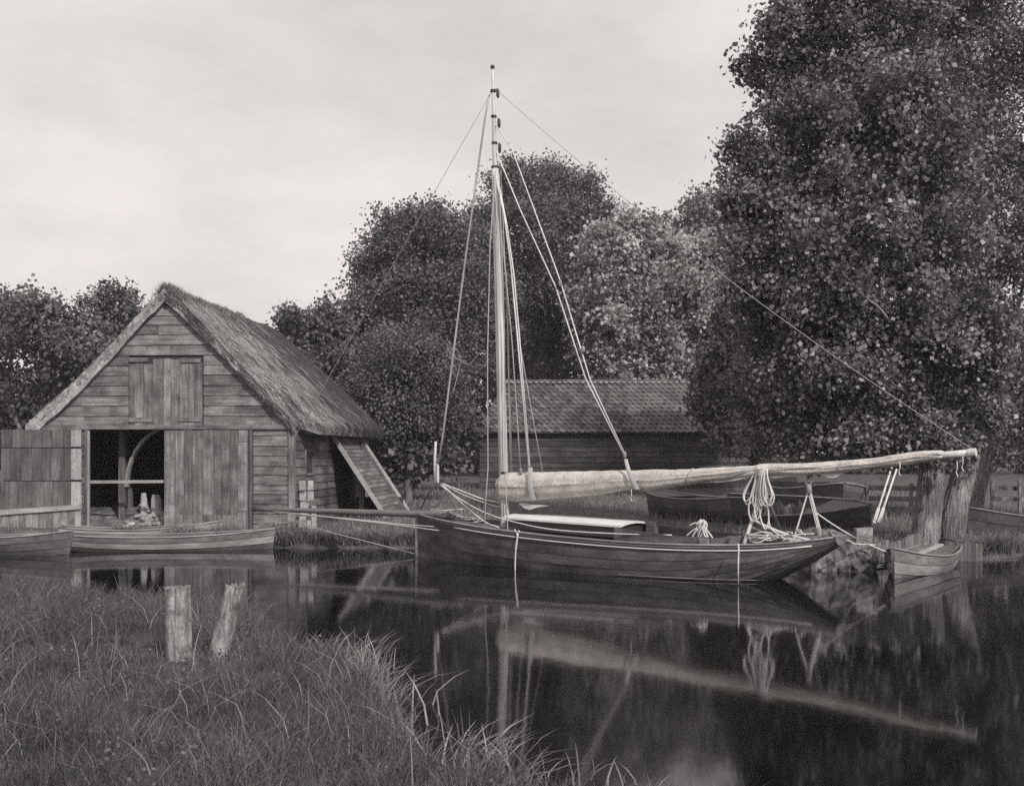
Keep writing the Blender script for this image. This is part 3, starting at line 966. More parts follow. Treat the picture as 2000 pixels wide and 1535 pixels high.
# boom and bowsprit
BE = Y(1905, 883)
MB().tube([Vector((2.30, 0, 1.27)).lerp(BE, i / 16) for i in range(17)], [.052 + .016 * math.sin(math.pi * i / 16) for i in range(17)], 10).build('boom', 'spar', yacht, smooth=True)
MB().tube([BE - Vector((.10, 0, .012)), BE + Vector((.01, 0, 0))], .065, 10).build('boom_end_cap', 'spar', yacht)
bs0, bs1 = Vector((.9, 0, .86)), Y(495, 994)
MB().tube([bs0.lerp(bs1, i / 12) for i in range(13)], [.075 - .028 * i / 12 for i in range(13)], 10).build('bowsprit', 'spar_dark', yacht, smooth=True)
MB().tube([bs1 + Vector((.06, 0, 0)), bs1 + Vector((-.02, 0, 0))], .062, 8).build('bowsprit_band', 'iron', yacht)
# stowed mainsail: gathered canvas roll along the boom
ST = [(2.02, 1.66, 1.22), (2.15, 1.70, 1.175), (2.5, 1.715, 1.165), (3.3, 1.73, 1.235), (4.2, 1.755, 1.32), (4.95, 1.775, 1.42), (5.3, 1.785, 1.40), (6.0, 1.80, 1.52), (6.8, 1.845, 1.63), (7.2, 1.87, 1.72),
      (7.35, 1.895, 1.71), (8.4, 1.93, 1.735), (9.3, 2.005, 1.83), (10.0, 2.11, 1.925), (10.42, 2.125, 1.985)]
rows = []
NS = 260
for i in range(NS + 1):
    t = ST[0][0] + (ST[-1][0] - ST[0][0]) * i / NS
    zt = smooth_tab(t, [(a, b_) for a, b_, c in ST]); zb = smooth_tab(t, [(a, c) for a, b_, c in ST])
    h_ = (zt - zb); wd = .30 * h_ + .045
    pinch = 1 - .35 * math.exp(-((t - 7.27) / .09) ** 2) - .12 * math.exp(-((t - 4.93) / .12) ** 2)
    endt = 1.0 if t < 10.35 else .55
    if t < 2.1: endt = .75
    r = []
    for j in range(41):
        an = 2 * math.pi * j / 40
        cy, cz = math.cos(an), math.sin(an)
        fold = .10 * math.exp(-((cz + .25) / .16) ** 2)          # crease where the sail folds over the boom
        wr = .026 * mnoise.noise((t * 1.8, an * 1.2, 1)) + .016 * mnoise.noise((t * 5 + cz * 4, an * 2.2, 4)) + .009 * mnoise.noise((t * 13 + cz * 9, an * 3, 8))
        wr -= .035 * math.exp(-((cz - .25 - .5 * mnoise.noise((t * .8, 3, 3))) / .07) ** 2)          # a second, wandering fold
        rad = 1 - fold + wr / max(.15, h_)
        y = -wd * cy * rad * pinch * endt
        zz = (zt + zb) / 2 + h_ / 2 * cz * (1 + wr / max(.2, h_) * .8) * (.5 + .5 * pinch) * endt
        r.append(Vector((t, y, zz)))
    rows.append(r)
mb = MB(); mb.grid(rows); mb.add(rows[0][:-1], [tuple(range(39, -1, -1))]); mb.add(rows[-1][:-1], [tuple(range(40))])
sail = mb.build('stowed_mainsail', 'canvas', yacht, smooth=True)
# thin gaskets round the roll
for t in (6.1, 8.75):
    zt = smooth_tab(t, [(a, b_) for a, b_, c in ST]); zb = smooth_tab(t, [(a, c) for a, b_, c in ST]); hh = zt - zb
    MB().tube([Vector((t + .03 * math.sin(a), -(.30 * hh + .055) * math.cos(a), (zt + zb) / 2 + (hh / 2 + .008) * math.sin(a))) for a in np.linspace(0, 6.2832, 17)], .007, 5, False).build('gasket', 'rope_grey', sail)
# loose foot of the sail hanging below the roll
mb = MB(); a, c = [], []
for i in range(31):
    t = 6.3 + 3.1 * i / 30
    zb = smooth_tab(t, [(q[0], q[2]) for q in ST])
    dpt = .055 * math.sin(math.pi * min(1, i / 20)) + (.10 * max(0, 1 - abs(t - 8.62) / .2)) + .012 * mnoise.noise((t * 6, 2, 2))
    a.append(Vector((t, -.02 + .02 * mnoise.noise((t * 5, 1, 1)), zb + .03))); c.append(Vector((t, -.035 + .03 * mnoise.noise((t * 4, 7, 1)), zb + .02 - abs(dpt) - .012)))
mb.grid([a, c]).build('sail_foot', 'strap', yacht, smooth=True)
mb = MB()
a = [Vector((2.55 + .13 * i, -.05 + .02 * (i % 2), 1.14 - .012 * i * (1 if i < 3 else .6))) for i in range(6)]
c = [p - Vector((.05, 0, [.02, .09, .10, .06, .03, .01][i])) for i, p in enumerate(a)]
mb.grid([a, c]).build('sail_tack', 'strap', yacht)
# canvas straps round the roll
def strap(p0, p1, w0, w1, name='sail_strap'):
    p0, p1 = Vector(p0), Vector(p1)
    a, c, d = [], [], []
    for i in range(9):
        q = p0.lerp(p1, i / 8); wd = w0 + (w1 - w0) * i / 8
        bul = Vector((0, -.05 * math.sin(math.pi * min(1, i / 8)), 0))
        a.append(q + Vector((-wd / 2, 0, 0)) + bul); c.append(q + Vector((wd / 2, 0, 0)) + bul); d.append(q + Vector((0, -.018, 0)) + bul)
    MB().grid([a, d, c]).build(name, 'strap', yacht, smooth=True)
s1 = Y(1036, 913, .17); s1b = Y(1041, 976, .20); strap(s1, s1b, .10, .13)
s2 = Y(1222, 896, .13); s2b = Y(1244, 955, .16); strap(s2, s2b, .07, .12)
for (px, py, off) in ((1233, 958, .15), (1757, 905, .1), (1869, 905, .06), (1880, 895, .05)):
    p = Y(px, py, off)
    MB().tube(catmull([p + Vector((0, 0, .03)), p + Vector((.01, -.01, -.06)), p + Vector((-.01, 0, -.13)), p + Vector((.015, 0, -.19))], 4), .008, 5).build('reef_point', 'rope', sail)
# standing and running rigging: [pixel, near-side offset] pairs in the yacht's own planes
def rig(name, pts, r, mat='rope_grey', sg=0.0, parent=None):
    q = [p if isinstance(p, Vector) else Y(*p) for p in pts]
    if len(q) == 2: q = sag(q[0], q[1], sg, 14)
    MB().tube(q, r, 5).build(name, mat, parent or yacht, smooth=True)
rig('forestay', [(955, 186), (946, 240), (907, 520), (866, 842), (856, 908)], .020)
rig('jib_tackle', [(851, 862), (849, 905), (850, 944)], .028, 'strap')
rig('jib_tackle', [(855, 906), (855, 943)], .03, 'strap')
rig('jib_chain', [(853, 945), (836, 965), (831, 976), (821, 994)], .013, 'iron')
rig('topmast_stay', [TM(175), bs1], .0055, 'rope_grey')
rig('shroud', [hounds, (957, 480, .3), (952, 700, .6), (953, 915, .74), (948, 985, .76), (946, 1062, .68)], .011)
rig('shroud', [hounds, (985, 820, .55), (988, 950, .8), (990, 1010, .86), (995, 1078, .88)], .012)
rig('shroud', [hounds, (989, 540, -.4), (994, 760, -.7), (998, 985, -.85)], .011)
rig('halyard', [hounds, (985, 510, .05), (1000, 667, .05), (1009, 800, .05), (1017, 923, .08)], .012)
rig('topping_lift', [hounds, (985, 420, .1), (998, 520, .1), (1009, 640, .1), (1033, 911, .15)], .017, 'rope')
rig('topping_lift', [hounds + Vector((.02, .03, 0)), (990, 440, .1), (1003, 530, .1), (1014, 650, .1), (1035, 911, .13)], .014, 'rope')
rig('halyard', [(1010, 640, .1), (1036, 790, .05), (1061, 928, .05)], .009)
rig('mast_lashing', [(975, 340, .1), (985, 640, .11), (988, 1005, .12)], .009)
rig('mast_lashing', [(968, 335, .1), (973, 640, .1), (979, 1005, .12)], .009)
rig('mast_lashing', [(978, 335, -.05), (992, 640, -.05), (1000, 930, 0)], .010)
rig('peak_halyard', [TM(240), (1000, 292, .05), (1094, 548, .1), (1152, 740, .1), (1219, 884, .13)], .013, 'rope')
rig('peak_halyard', [TM(288), (1016, 410, .05), (1085, 560, .1), (1144, 740, .1), (1218, 886, .13)], .013, 'rope')
rig('boom_topping_line', [TM(170), BE + Vector((-.05, 0, .05))], .0058, 'rope_grey', .25)
for (px, py) in ((1220, 888), (1139, 682), (1033, 910), (1094, 553), (1017, 920)):
    p = Y(px, py, .13)
    MB().tube([p + Vector((0, 0, .06)), p + Vector((0, 0, .03)), p - Vector((0, 0, .04)), p - Vector((0, 0, .07))], [.012, .034, .034, .014], 8).build('rigging_block', 'block', yacht, smooth=True)
rig('bobstay', [bs1, (640, 1038), (817, 1083)], .009, 'rope_grey')
rig('bobstay_tail', [(817, 1083), Vector((.1, -.06, .02))], .008, 'rope_grey')
rig('bowsprit_shroud', [bs1, (760, 1023, .2), (947, 1048, .55), (982, 1055, .72)], .010, 'rope')
rig('bowsprit_shroud', [bs1, (790, 1024, .2), (962, 1037, .58)], .008, 'rope')
rig('bowsprit_shroud', [bs1, (720, 1003, -.05), (815, 1000, -.1), (905, 994, -.35)], .008, 'rope')
rig('footrope', [bs1, (560, 1005), (680, 1012), (757, 1020), (815, 1008)], .007, 'rope_grey')
rig('jib_sheet', catmull([Y(860, 947, .0), Y(898, 974, .3), Y(945, 1000, .5), Y(1000, 1018, .62), Y(1080, 1034, .72), Y(1200, 1042, .72), Y(1312, 1045, .72)], 6), .011, 'rope')
rig('jib_sheet', catmull([Y(862, 945, .0), Y(905, 985, .3), Y(946, 1018, .5), Y(975, 1030, .55)], 6), .012, 'rope')
rig('jib_sheet', catmull([Y(864, 944, .0), Y(910, 962, -.1), Y(945, 975, -.2), Y(975, 981, -.05)], 6), .012, 'rope')
rig('jib_sheet', catmull([Y(866, 946, .0), Y(905, 966, .0), Y(950, 983, -.1), Y(976, 990, .0)], 6), .009, 'rope')
# gear lying on the foredeck
for i in range(7):
    p = Y(840 + i * 13, 996 + i * 2.5, .1)
    rig('deck_line', catmull([p, p + Vector((.12, random.uniform(-.2, .2), random.uniform(-.06, .03))), p + Vector((.25, random.uniform(-.25, .25), random.uniform(-.08, .02))), p + Vector((.4, random.uniform(-.2, .2), -.04))], 5), .009, 'rope_grey')
# boom crutch and mainsheet
MB().tube([Y(1497, 935, -.25), Y(1453, 1062, .35)], .032, 8).build('crutch_leg', 'spar', yacht, smooth=True)
MB().tube([Y(1483, 930, .0), Y(1500, 975, -.15), Y(1528, 1047, -.55)], .028, 8).build('crutch_leg', 'spar_dark', yacht, smooth=True)
rig('mainsheet', [(1578, 925), (1579, 934)], .02, 'iron')
for a in ((0, 0), (.03, .02)):
    MB().tube([Y(1579, 934) + Vector((math.cos(t) * .045, a[1], math.sin(t) * .06 - .06)) for t in np.linspace(0, 6.28, 10)], .010, 5).build('mainsheet_shackle', 'block', yacht)
MB().tube([Y(1580, 945), Y(1580, 950), Y(1581, 962), Y(1581, 968)], [.015, .045, .045, .015], 8).build('mainsheet_block', 'block', yacht, smooth=True)
MB().tube([Y(1599, 1030), Y(1600, 1034), Y(1600, 1046), Y(1601, 1052)], [.015, .04, .04, .015], 8).build('mainsheet_block', 'block', yacht, smooth=True)
rig('mainsheet', [(1579, 958), (1549, 1057, .1)], .014, 'rope')
rig('mainsheet', [(1582, 960), (1600, 1036)], .013, 'rope'); rig('mainsheet', [(1579, 962), (1597, 1036)], .010, 'rope'); rig('mainsheet', [(1584, 962), (1603, 1036)], .010, 'rope')
rig('rudder_head', [(1600, 1052), (1599, 1062)], .05, 'block')
MB().tube(catmull([Y(1470, 1015, 0), Y(1520, 1038, 0), Y(1590, 1058, 0)], 5), .028, 6).build('tiller', 'spar', yacht, smooth=True)
# ropes of the yacht that can be lifted away
def loose_rope(pts, r, label, group=None, name='rope', world=False, cat='rope'):
    mb = MB()
    for q in pts: mb.tube(q if world else [YW @ p for p in q], r, 5)
    o = mb.build(name, 'rope', smooth=True)
    return tag(o, label, cat, group)


loops = []
top = Y(1484, 912, .16)
for i in range(13):
    x0 = -.05 + .016 * i; ln = random.uniform(.55, 1.08) if i % 4 else .62
    wd = random.uniform(.07, .16) * (1 if i % 2 else -1)
    dx = random.uniform(-.09, .10) + (-.12 if i < 4 else .02)
    c = top + Vector((x0, -.02 - .006 * i, .02 * math.sin(i)))
    loops.append(catmull([c + Vector((0, .03, -.02)), c + Vector((dx * .3 - wd * .3, -.02, -ln * .3)), c + Vector((dx * .8 - wd * .7, -.02, -ln * .75)), c + Vector((dx, -.02, -ln)), c + Vector((dx * .8 + wd * .7, .0, -ln * .78)), c + Vector((dx * .3 + wd * .25, .0, -ln * .3)), c + Vector((.02, .05, -.01))], 6))
for q in range(6):
    zz = -.05 - q * .035
    loops.append([top + Vector((.045 + math.cos(t) * .07, -.03 + math.sin(t) * .06, zz * .6 + .02 * math.cos(t))) for t in np.linspace(0, 6.28, 12)])
loose_rope(loops, .0125, 'white rope hung in long loops from the boom over the crutch', name='rope_coil', cat='rope coil')
tang = []
for i in range(9):
    p = Y(random.uniform(1475, 1575), random.uniform(1043, 1060), random.uniform(-.1, .3))
    tang.append(catmull([p, p + Vector((random.uniform(-.3, .3), random.uniform(-.12, .12), random.uniform(0, .1))), p + Vector((random.uniform(-.3, .3), random.uniform(-.12, .12), random.uniform(-.02, .08))), p + Vector((random.uniform(-.3, .3), 0, 0))], 6))
tang.append(catmull([Y(1500, 1000, .1), Y(1505, 1030, .1), Y(1525, 1047, .1), Y(1545, 1058, .1)], 6))
tang.append(catmull([Y(1470, 1030, -.1), Y(1500, 1043, 0), Y(1530, 1052, .1), Y(1548, 1057, .1)], 6))
tang.append(catmull([Y(1535, 1050, 0), Y(1560, 1044, 0), Y(1590, 1042, 0)], 6))
tang.append(catmull([Y(1535, 1045, .2), Y(1480, 1048, .2), Y(1464, 1054, .2), Y(1480, 1060, .25), Y(1497, 1052, .2)], 6))
loose_rope(tang, .011, 'tangle of white rope lying on the yacht stern deck below the crutch', name='rope_tangle', cat='rope')
bun = []
c = Y(1371, 1050, -.1)
for i in range(16):
    an = i * .9; r_ = .05 + .02 * (i % 3)
    bun.append(catmull([c + Vector((math.cos(an) * r_, math.sin(an) * .05, 0)), c + Vector((math.cos(an + 1) * r_ * 1.2, math.sin(an + 1) * .05, .12)), c + Vector((math.cos(an + 2) * r_, math.sin(an + 2) * .05, .24)), c + Vector((math.cos(an + 3) * .03, 0, .29 + .01 * (i % 3)))], 5))
for dx, dz in ((-.26, .02), (-.15, .0), (.25, .0), (.16, .02), (-.2, .2), (.1, .02)):
    bun.append(catmull([c + Vector((0, 0, .20)), c + Vector((dx * .5, -.05, .13 + (dz > .1) * .12)), c + Vector((dx, -.08, dz))], 5))
loose_rope(bun, .013, 'upright bundle of white rope lashed together in the yacht cockpit', name='rope_bundle', cat='rope bundle')
loose_rope([catmull([Y(1005, 1034, .93), Y(1010, 1042, 1.02), Y(1010, 1055, 1.03), Y(1007, 1080, 1.03), Y(1006, 1112, 1.03), Y(1006, 1125, 1.03)], 5), catmull([Y(1014, 1036, .93), Y(1012, 1043, 1.02), Y(1009, 1058, 1.03), Y(1007, 1075, 1.03)], 5)], .013, 'short forked white rope dangling over the yacht side below the mast')
loose_rope([[Y(1442, 1062, 1.0), Y(1443, 1072, 1.03), Y(1442, 1100, 1.05), Y(1442, 1140, 1.05)]], .011, 'straight white rope dropping over the yacht side near the crutch into water')
stern = YW @ Y(1592, 1000)
din = P(1738, 1080, 20.4)
loose_rope([sag(stern, din, .06)], .012, 'white rope slanting from the yacht mainsheet down to the small dinghy', world=True)
post_p = P(1690, 1056, 21.9)
loose_rope([catmull([YW @ Y(1640, 1052), P(1660, 1057, 21.0), P(1672, 1062, 21.2), P(1712, 1064, 21.8)], 6)], .011, 'slack rope lying from the yacht stern over the bare earth bank', world=True)

# ---- rowing boats before the boathouse
def rowing_boat(label, bow, stern_, beam_m, free, mats, group='rowing boats moored before the boathouse', dark=False, name='rowing_boat', nstr=5, seat=True, bowup=1.45):
    bow, stern_ = Vector(bow), Vector(stern_)
    L = (stern_ - bow).length; an = math.atan2(stern_.y - bow.y, stern_.x - bow.x)
    r = thing(name, label, 'rowing boat', (bow.x, bow.y, 0), an, group)
    be = [(0, .02), (.12, beam_m * .22), (.3, beam_m * .42), (.55, beam_m * .5), (.8, beam_m * .46), (1, beam_m * .36)]
    sh = [(0, free * bowup), (.2, free * (1 + (bowup - 1) * .4)), (.5, free), (.8, free * 1.06), (1, free * 1.2)]
    ke = [(0, -.10), (.2, -.14), (.7, -.14), (1, -.04)]
    ve = [(0, 1.1), (.3, .7), (1, .55)]
    build_hull(r, L, be, sh, ke, 26, nstr, mats, .12, ve, lap=.016, thick=.018)
    transom(r, L, be, sh, ke, ve, mats[1] if isinstance(mats, list) else mats)
    rail(r, L, be, sh, ke, .0, .017, 'skiff_pale' if not dark else 'hull_rail', 'gunwale', rake=.12)
    MB().bar((-.10, 0, free * (bowup + .05)), (.03, 0, -.1), .05, .05, Vector((0, 1, 0))).build('stem', 'skiff_pale' if not dark else 'hull_rail', r)
    # inside skin
    rows = [[hull_pts(i / 20, gg, L, be, sh, ke, -1, .12, ve) * 1.0 + Vector((0, .02, .015)) for gg in np.linspace(.03, .8, 6)] + [hull_pts(i / 20, gg, L, be, sh, ke, 1, .12, ve) + Vector((0, -.02, .015)) for gg in np.linspace(.8, .03, 6)] for i in range(1, 21)]
    MB().grid(rows).build('inside_lining', 'skiff_dark', r, smooth=True)
    if seat:
        for s in (.32, .58, .86):
            b_ = smooth_tab(s, be) * .96; zz = smooth_tab(s, sh) - .10
            MB().box((L * s - .11, -b_, zz - .025), (L * s + .11, b_, zz), .002).build('thwart', 'deck', r)
    return r, L, be, sh, ke


bA = rowing_boat('long pale-banded rowing boat nearest, in front of the boathouse doors', G(528, 1071), G(128, 1075), 1.25, .30, ['skiff_paint', 'skiff_pale', 'skiff_paint', 'skiff_paint', 'skiff_paint'])
rowing_boat('pale-railed rowing boat half hidden behind the nearer one at the open door', G(424, 1061.5), G(120, 1066), 1.05, .36, ['skiff_pale', 'skiff_dark', 'skiff_dark', 'skiff_dark', 'skiff_dark'])
rowing_boat('dark rowing boat cut by the picture edge left of the other two', G(132, 1083), G(-190, 1078), 1.2, .34, ['skiff_paint', 'skiff_dark', 'skiff_dark', 'skiff_dark', 'skiff_dark'])
# ---- dinghy by the right-hand bank
dg, DL, DB, DS, DK = rowing_boat('small open dinghy with its bow to us beside the piled bank', G(1747, 1130), G(1838, 1103), 1.0, .30, ['skiff_paint', 'skiff_pale', 'skiff_paint', 'skiff_paint'], group=None, dark=True, name='dinghy', nstr=4, bowup=1.7)
dg['category'] = 'dinghy'
o = MB().bar(P(1783, 1086, 21.6), P(1838, 1063, 22.6), .11, .03).build('plank', 'pale_rail'); tag(o, 'pale plank laid across the small dinghy with one end raised', 'plank')
loose_rope([catmull([P(1822, 1093, 21.35), P(1828, 1094, 21.33), P(1829, 1100, 21.3), P(1824, 1104, 21.28), P(1822, 1110, 21.26), P(1828, 1111, 21.26)], 6)], .02, 'short white rope end curled over the small dinghy side', world=True)

# ------------------------------------------------------------------ posts, quay, hauled-out boats
def log(name, base, top, r0, r1, mat, n=56, seg=26, rag=.03, slant=0.0):
    base, top = Vector(base), Vector(top)
    mb = MB(); rows = []
    ax = (top - base)
    for i in range(seg + 1):
        k = i / seg; c = base + ax * k; r = r0 + (r1 - r0) * k
        row = []
        for j in range(n):
            an = 2 * math.pi * j / n
            nn = 1 + .10 * mnoise.noise((math.cos(an) * 2 + base.x, math.sin(an) * 2, k * 1.2)) + .05 * mnoise.noise((math.cos(an) * 6, math.sin(an) * 6 + base.y, k * 4))
            nn -= .16 * max(0, .16 - abs(mnoise.noise((math.cos(an) * 3.2 + base.x * 3, math.sin(an) * 3.2, k * .9)))) / .16 + .03 * abs(mnoise.noise((math.cos(an) * 16, math.sin(an) * 16, k * 5 + base.x)))
            p = c + Vector((math.cos(an), math.sin(an), 0)) * r * nn
            if i == seg: p.z += rag * mnoise.noise((math.cos(an) * 3, math.sin(an) * 3, base.x * 9)) + slant * math.cos(an) * r
            row.append(p)
        row.append(row[0]); rows.append(row)
    mb.grid([r[::-1] for r in rows])
    cc = len(mb.v); ring = rows[-1][:-1]; ctr = sum(ring, Vector()) / len(ring) - Vector((0, 0, .012))
    mb.add(ring + [ctr], [(i, (i + 1) % n, n) for i in range(n)])
    return mb.build(name, mat, smooth=True)


pb = G(352, 1305, .12)
o = log('mooring_post', pb - Vector((0, 0, .3)), P(348, 1146, pb.y), .118, .116, 'post', rag=.014, slant=.06); tag(o, 'upright weathered mooring post with a flat top in the near grass', 'post')
pb2 = G(414, 1308, .12)
o = log('mooring_post', pb2 - Vector((.05, 0, .3)), P(460, 1144, pb2.y + .05), .105, .085, 'post', rag=.05); tag(o, 'weathered mooring post leaning right with a split top in the near grass', 'post')
# square bollard on the bank
bz = gz(5.9, 22.6)
o = MB().hexa([(-.15, -.1, -.4), (.15, -.1, -.4), (.15, .1, -.4), (-.15, .1, -.4), (-.145, -.1, .22), (.14, -.1, .24), (.14, .1, .24), (-.145, .1, .22)]).build('bollard', 'post'); o.location = (P(1686, 0, 21.9).x, 21.9, H - (1056 - HY) / F * 21.9 + .0)
tag(o, 'squat square wooden bollard on the bank by the yacht stern', 'bollard')
# piled quay: upright planks
quay = thing('piled_quay', 'low quay of upright planks along the bank below the tree trunks', 'quay', (0, 0, 0))
qp = [P(1692, 1100, 22.3), P(1765, 1090, 23.3), P(1800, 1085, 24.2)]
k = 0
pts = []
for a, c in zip(qp, qp[1:]):
    nseg = int((Vector((c.x, c.y)) - Vector((a.x, a.y))).length / .15)
    for i in range(nseg): pts.append(Vector((a.x, a.y, 0)).lerp(Vector((c.x, c.y, 0)), i / nseg))
for i, (a, c) in enumerate(zip(pts, pts[1:])):
    t = (c - a)
    nn = Vector((t.y, -t.x, 0)).normalized() * .04
    zt = .40 + .10 * i / len(pts) + random.uniform(-.04, .03)
    a2, c2 = a + t * .04, c - t * .04
    MB().hexa([a2 + nn - Vector((0, 0, .5)), c2 + nn - Vector((0, 0, .5)), c2 - nn - Vector((0, 0, .5)), a2 - nn - Vector((0, 0, .5)), a2 + nn + Vector((0, 0, zt)), c2 + nn + Vector((0, 0, zt + random.uniform(-.02, .02))), c2 - nn + Vector((0, 0, zt)), a2 - nn + Vector((0, 0, zt))]).build('pile_plank', 'door_board', quay, centre=True)
MB().bar(qp[0].xy.to_3d() + Vector((0, -.08, .12)), qp[1].xy.to_3d() + Vector((0, -.08, .12)), .06, .10).build('waling', 'timber', quay, centre=True)
q2 = thing('landing_stage', 'short dark timber landing stage in the water right of the dinghy', 'landing stage', (0, 0, 0))
for i in range(7):
    p = P(1868 + i * 7.4, 1090, 23.6)
    MB().box((p.x, 23.6, -.5), (p.x + .066, 23.66, .36 + random.uniform(-.03, .03)), .003).build('pile_plank', 'timber', q2, centre=True)
for i in range(5):
    p = P(1868, 1078, 23.7)
    MB().box((p.x - .02, 23.68 + i * .17, .36), (p.x + .56, 23.83 + i * .17, .39), .004).build('deck_plank', 'timber', q2, centre=True)
MB().bar(P(1916, 1092, 23.75), P(2040, 1100, 23.75), .12, .05).build('floating_beam', 'timber', q2, centre=True)
# lumpy bare earth face of the bank beyond the stern
mb = MB(); rows = []
for i in range(90):
    an = i / 89
    row = []
    for j in range(44):
        k = j / 43
        x = 4.55 + an * 1.75; y0 = float(np.interp(x, fx, fy)) - .22
        hb = .30 + .42 * math.exp(-((x - 5.6) / .62) ** 2); zz = -.15 + (hb + .15) * math.sin(min(1, k * 1.35) * math.pi / 2) - .12 * max(0, k - .74); yy = y0 + .30 * k + .75 * k * k * k
        row.append(Vector((x, yy + .16 * mnoise.noise((x * 4, k * 4, 2)) + .09 * mnoise.noise((x * 10, k * 9, 6)) + .04 * mnoise.noise((x * 26, k * 22, 8)), zz + .09 * mnoise.noise((x * 5, k * 3, 11)) + .03 * mnoise.noise((x * 19, k * 14, 1)))))
    rows.append(row)
mb.grid(rows[::-1]).build('bank_earth', 'earth', smooth=True, kind='structure')

# boat hauled out on the bank with its bow to us
def hauled(label, bow, stern_, beam_m, depth, z0, mats, name='hauled_out_boat', roll=0.0):
    bow, stern_ = Vector(bow), Vector(stern_)
    L = (stern_ - bow).length; an = math.atan2(stern_.y - bow.y, stern_.x - bow.x)
    r = thing(name, label, 'boat', (bow.x, bow.y, z0), an)
    r.rotation_euler = (roll, 0, an)
    be = [(0, .03), (.15, beam_m * .3), (.4, beam_m * .48), (.7, beam_m * .5), (1, beam_m * .4)]
    sh = [(0, depth * 1.25), (.3, depth), (.7, depth * .95), (1, depth * 1.05)]
    ke = [(0, .06), (.1, .0), (1, .0)]
    build_hull(r, L, be, sh, ke, 20, 6, mats, .15, [(0, 1.2), (.4, .7), (1, .6)], lap=.012)
    rail(r, L, be, sh, ke, .0, .025, 'hull_rail', 'gunwale', rake=.15)
    transom(r, L, be, sh, ke, [(0, 1.2), (.4, .7), (1, .6)], mats)
    MB().bar((-.12, 0, depth * 1.3), (.03, 0, 0), .07, .07, Vector((0, 1, 0))).build('stem', 'skiff_dark', r)
    dp = [[hull_pts(i / 10 * .3, 0, L, be, sh, ke, s_, .15) + Vector((0, 0, -.02)) for s_ in (-1, 1)] for i in range(11)]
    MB().grid([q[::-1] for q in dp]).build('foredeck', 'skiff_dark', r)
    return r
g1 = gz(8.6, 33.0)
hauled('big dark boat hauled out on the grass with its bow to us under the boom', P(1648, 0, 31.5).xy.to_3d(), P(1560, 0, 39).xy.to_3d(), 2.3, .80, gz(8.5, 31.5) - .03, 'skiff_dark')
hauled('long low dark boat lying on the grass behind the yacht crutch', P(1700, 0, 27.6).xy.to_3d(), P(1395, 0, 32.5).xy.to_3d(), 1.5, .50, .32, 'skiff_dark', roll=-.28)
hauled('dark boat lying ashore left of the crutch, mostly behind the yacht sail', P(1270, 0, 33.0).xy.to_3d(), P(1460, 0, 30.2).xy.to_3d(), 1.6, .62, .33, 'skiff_dark', name='hauled_out_boat')
# broken pale planks stacked between them
for i in range(7):
    x = 1485 + i * 13
    a = P(x, 0, 31.2 - i * .12); zz = gz(a.x, a.y)
    o = MB().hexa([(-.07, -.02, 0), (.07, -.02, 0), (.07, .02, 0), (-.07, .02, 0), (-.07, .05, .42 + .1 * (i % 3)), (.07, .05, .42 + .08 * (i % 2)), (.07, .09, .42), (-.07, .09, .42)]).build('broken_plank', 'pale_board' if i % 3 == 0 else 'door_board')
    o.location = (a.x, a.y - .9, zz - .02)
    tag(o, 'weathered plank propped upright behind the rope coil, %s of the row' % ['leftmost', 'second from left', 'third from left', 'middle one', 'third from right', 'second from right', 'rightmost'][i], 'plank', 'planks propped behind the yacht')
# low fence of rails behind the oars
fence = thing('rail_fence', 'low grey rail fence on the bank left of the tree trunks', 'fence')
for zz in (.25, .5, .78):
    a, c = P(1690, 0, 33), P(1790, 0, 32)
    MB().bar((a.x, a.y, .35 + zz), (c.x, c.y, .35 + zz + random.uniform(-.04, .04)), .05, .13).build('rail', 'timber', fence, centre=True)
for px in (1695, 1738, 1783):
    a = P(px, 0, 32.8)
    MB().box((a.x - .04, a.y + .06, .1), (a.x + .04, a.y + .14, 1.25), .006).build('fence_post', 'timber', fence, centre=True)
f2 = thing('rail_fence', 'low rail fence beyond the trunks at the far right', 'fence')
for zz in (.45, .75):
    a, c = P(1935, 0, 34), P(2080, 0, 34)
    MB().bar((a.x, a.y, .35 + zz), (c.x, c.y, .35 + zz - .05), .05, .12).build('rail', 'door_board', f2, centre=True)
for px in (1936, 1990, 2050):
    a = P(px, 0, 33.9)
    MB().box((a.x - .04, a.y - .1, .1), (a.x + .04, a.y - .02, 1.35), .006).build('fence_post', 'door_board', f2, centre=True)
# two oars leaning against the first trunk
for i, (x0, x1) in enumerate(((1708, 1741), (1717, 1752))):
    a = P(x0, 1018, 30.4); c = P(x1 + 7, 893, 31.9)
    a.z = max(a.z, gz(a.x, a.y) - .03)
    mb = MB(); mb.tube([a, a.lerp(c, .75), c], [.026, .026, .021], 8)
    o = thing('oar', 'pale slim oar leaning on the rail fence by the trunks, %s of the pair' % ('left' if i == 0 else 'right'), 'oar', group='two oars leaning on the rail fence')
    mb.build('shaft', 'paint', o, smooth=True)
    bl0, bl1 = a.lerp(c, -.02), a.lerp(c, .2)
    MB().bar(bl0, bl1, .075, .015, Vector((0, 1, 0))).build('blade', 'paint', o)
# barge hull lying along the inlet at the right
bg = rowing_boat('long dark barge lying in the inlet behind the trunks at right', P(1895, 0, 26.8).xy.to_3d(), P(2260, 0, 27.4).xy.to_3d(), 2.0, .62, ['skiff_dark'] * 5, group=None, dark=True, name='barge', seat=False)
bg[0]['category'] = 'barge'
